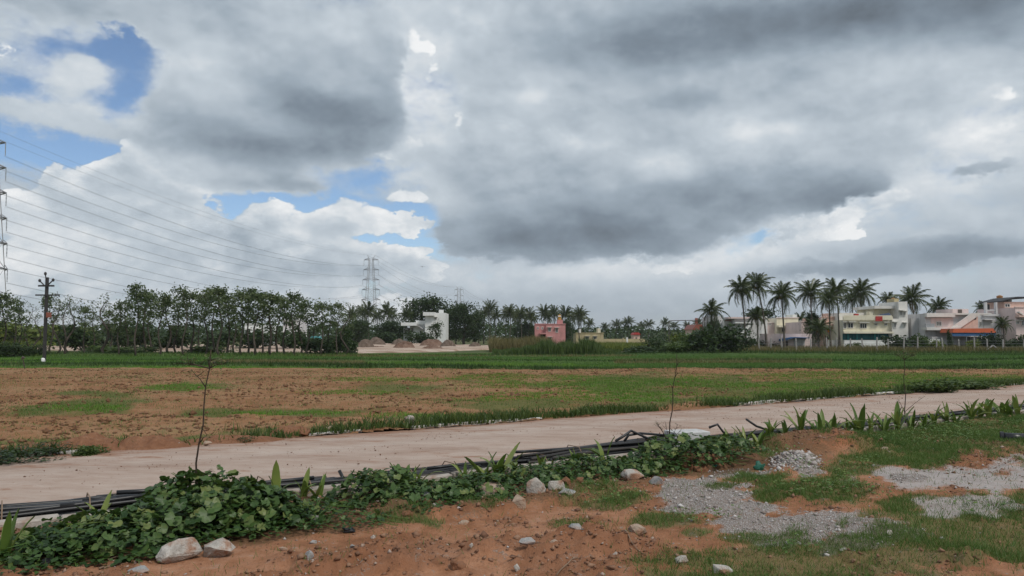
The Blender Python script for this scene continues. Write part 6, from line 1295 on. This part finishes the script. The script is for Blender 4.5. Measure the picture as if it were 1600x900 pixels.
# fence of concrete posts with wires
FX = [1186, 1204, 1222, 1244, 1266, 1292, 1307, 1328, 1348, 1369, 1388, 1411, 1433, 1463, 1473, 1498, 1522, 1542, 1566, 1598, 1622]; d = 86.0; k = d / FPX; tops = {}
for i, xx in enumerate(FX):
    p = dp(xx, 525, d + random.uniform(-1, 1)); hh = random.uniform(1.25, 1.6)
    m_ = MB().add([(-.07, -.07, -.2), (.07, -.07, -.2), (.07, .07, -.2), (-.07, .07, -.2), (-.055, -.055, hh), (.055, -.055, hh), (.055, .055, hh), (-.055, .055, hh), (0, 0, hh + .04)], [(0, 1, 5, 4), (1, 2, 6, 5), (2, 3, 7, 6), (3, 0, 4, 7), (4, 5, 8), (5, 6, 8), (6, 7, 8), (7, 4, 8)])
    o = m_.build('fence_post', MT['c_concrete'], None, loc=(p.x, p.y, 0), rot=(random.uniform(-.06, .06), random.uniform(-.08, .08), 0)); tops[i] = (p.x, p.y, hh)
    tag(o, (f'grey concrete fence post, {ORD[i]} from the left along the right-hand fence' if xx < 1600 else 'grey concrete fence post just past the right edge'), 'fence post', 'posts of the right-hand fence')
for (x0, x1, lab) in ((1551, 1537, 'diagonal brace leaning left in the right-hand fence'), (1552, 1566, 'diagonal brace leaning right in the right-hand fence')):
    a, b = dp(x0, 540, d - 1.3), dp(x1, 556, d - 1.3); b.z = -.1; p0 = b.copy(); tag(MB().bar(b - p0, a - p0, .075).build('fence_brace', MT['c_concrete'], None, loc=p0), lab, 'fence brace', 'braces of the right-hand fence')
for zz, lab in ((.5, 'lowest fence wire strung between the concrete posts'), (.85, 'middle fence wire strung between the concrete posts'), (1.15, 'top fence wire strung between the concrete posts')):
    pts = [Vector((tops[i][0], tops[i][1] - .09, zz)) for i in range(len(FX))]; p0 = pts[0].copy(); tag(MB().tube([q_ - p0 for q_ in pts], .012, 3, False).build('fence_wire', MT['wire'], None, loc=p0), lab, 'wire', 'wires of the right-hand fence')
# a bird high above the pylon line
p = dp(660, 417, 120); root = tag(empty('bird', p, .5), 'tiny dark bird flying right of the tall pylon', 'bird')
MB().tube([(0, -.18, 0), (0, -.08, .02), (0, .05, .02), (0, .2, 0)], [.01, .05, .05, .015], 6).build('body', MT['c_dark'], root, True)
for sd_ in (-1, 1): MB().add([(sd_ * .03, -.07, .03), (sd_ * .25, -.05, .12), (sd_ * .5, .03, .04), (sd_ * .25, .06, .1), (sd_ * .03, .06, .03)], [(0, 1, 2, 3, 4)]).build('wing', MT['c_dark'], root)

# ------------------------------------------------------------------ thin haze filling the air
m, T, out = newmat('haze'); v = T.node('ShaderNodeVolumePrincipled'); v.inputs['Color'].default_value = (.93, .95, .97, 1); v.inputs['Density'].default_value = .0002; v.inputs['Anisotropy'].default_value = .2
T.l.new(v.outputs[0], out.inputs['Volume'])
tag(MB().box(-4300, 4300, -4300, 4300, -9, 75).build('haze', m), 'thin pale haze in the air', 'haze', kind='stuff')
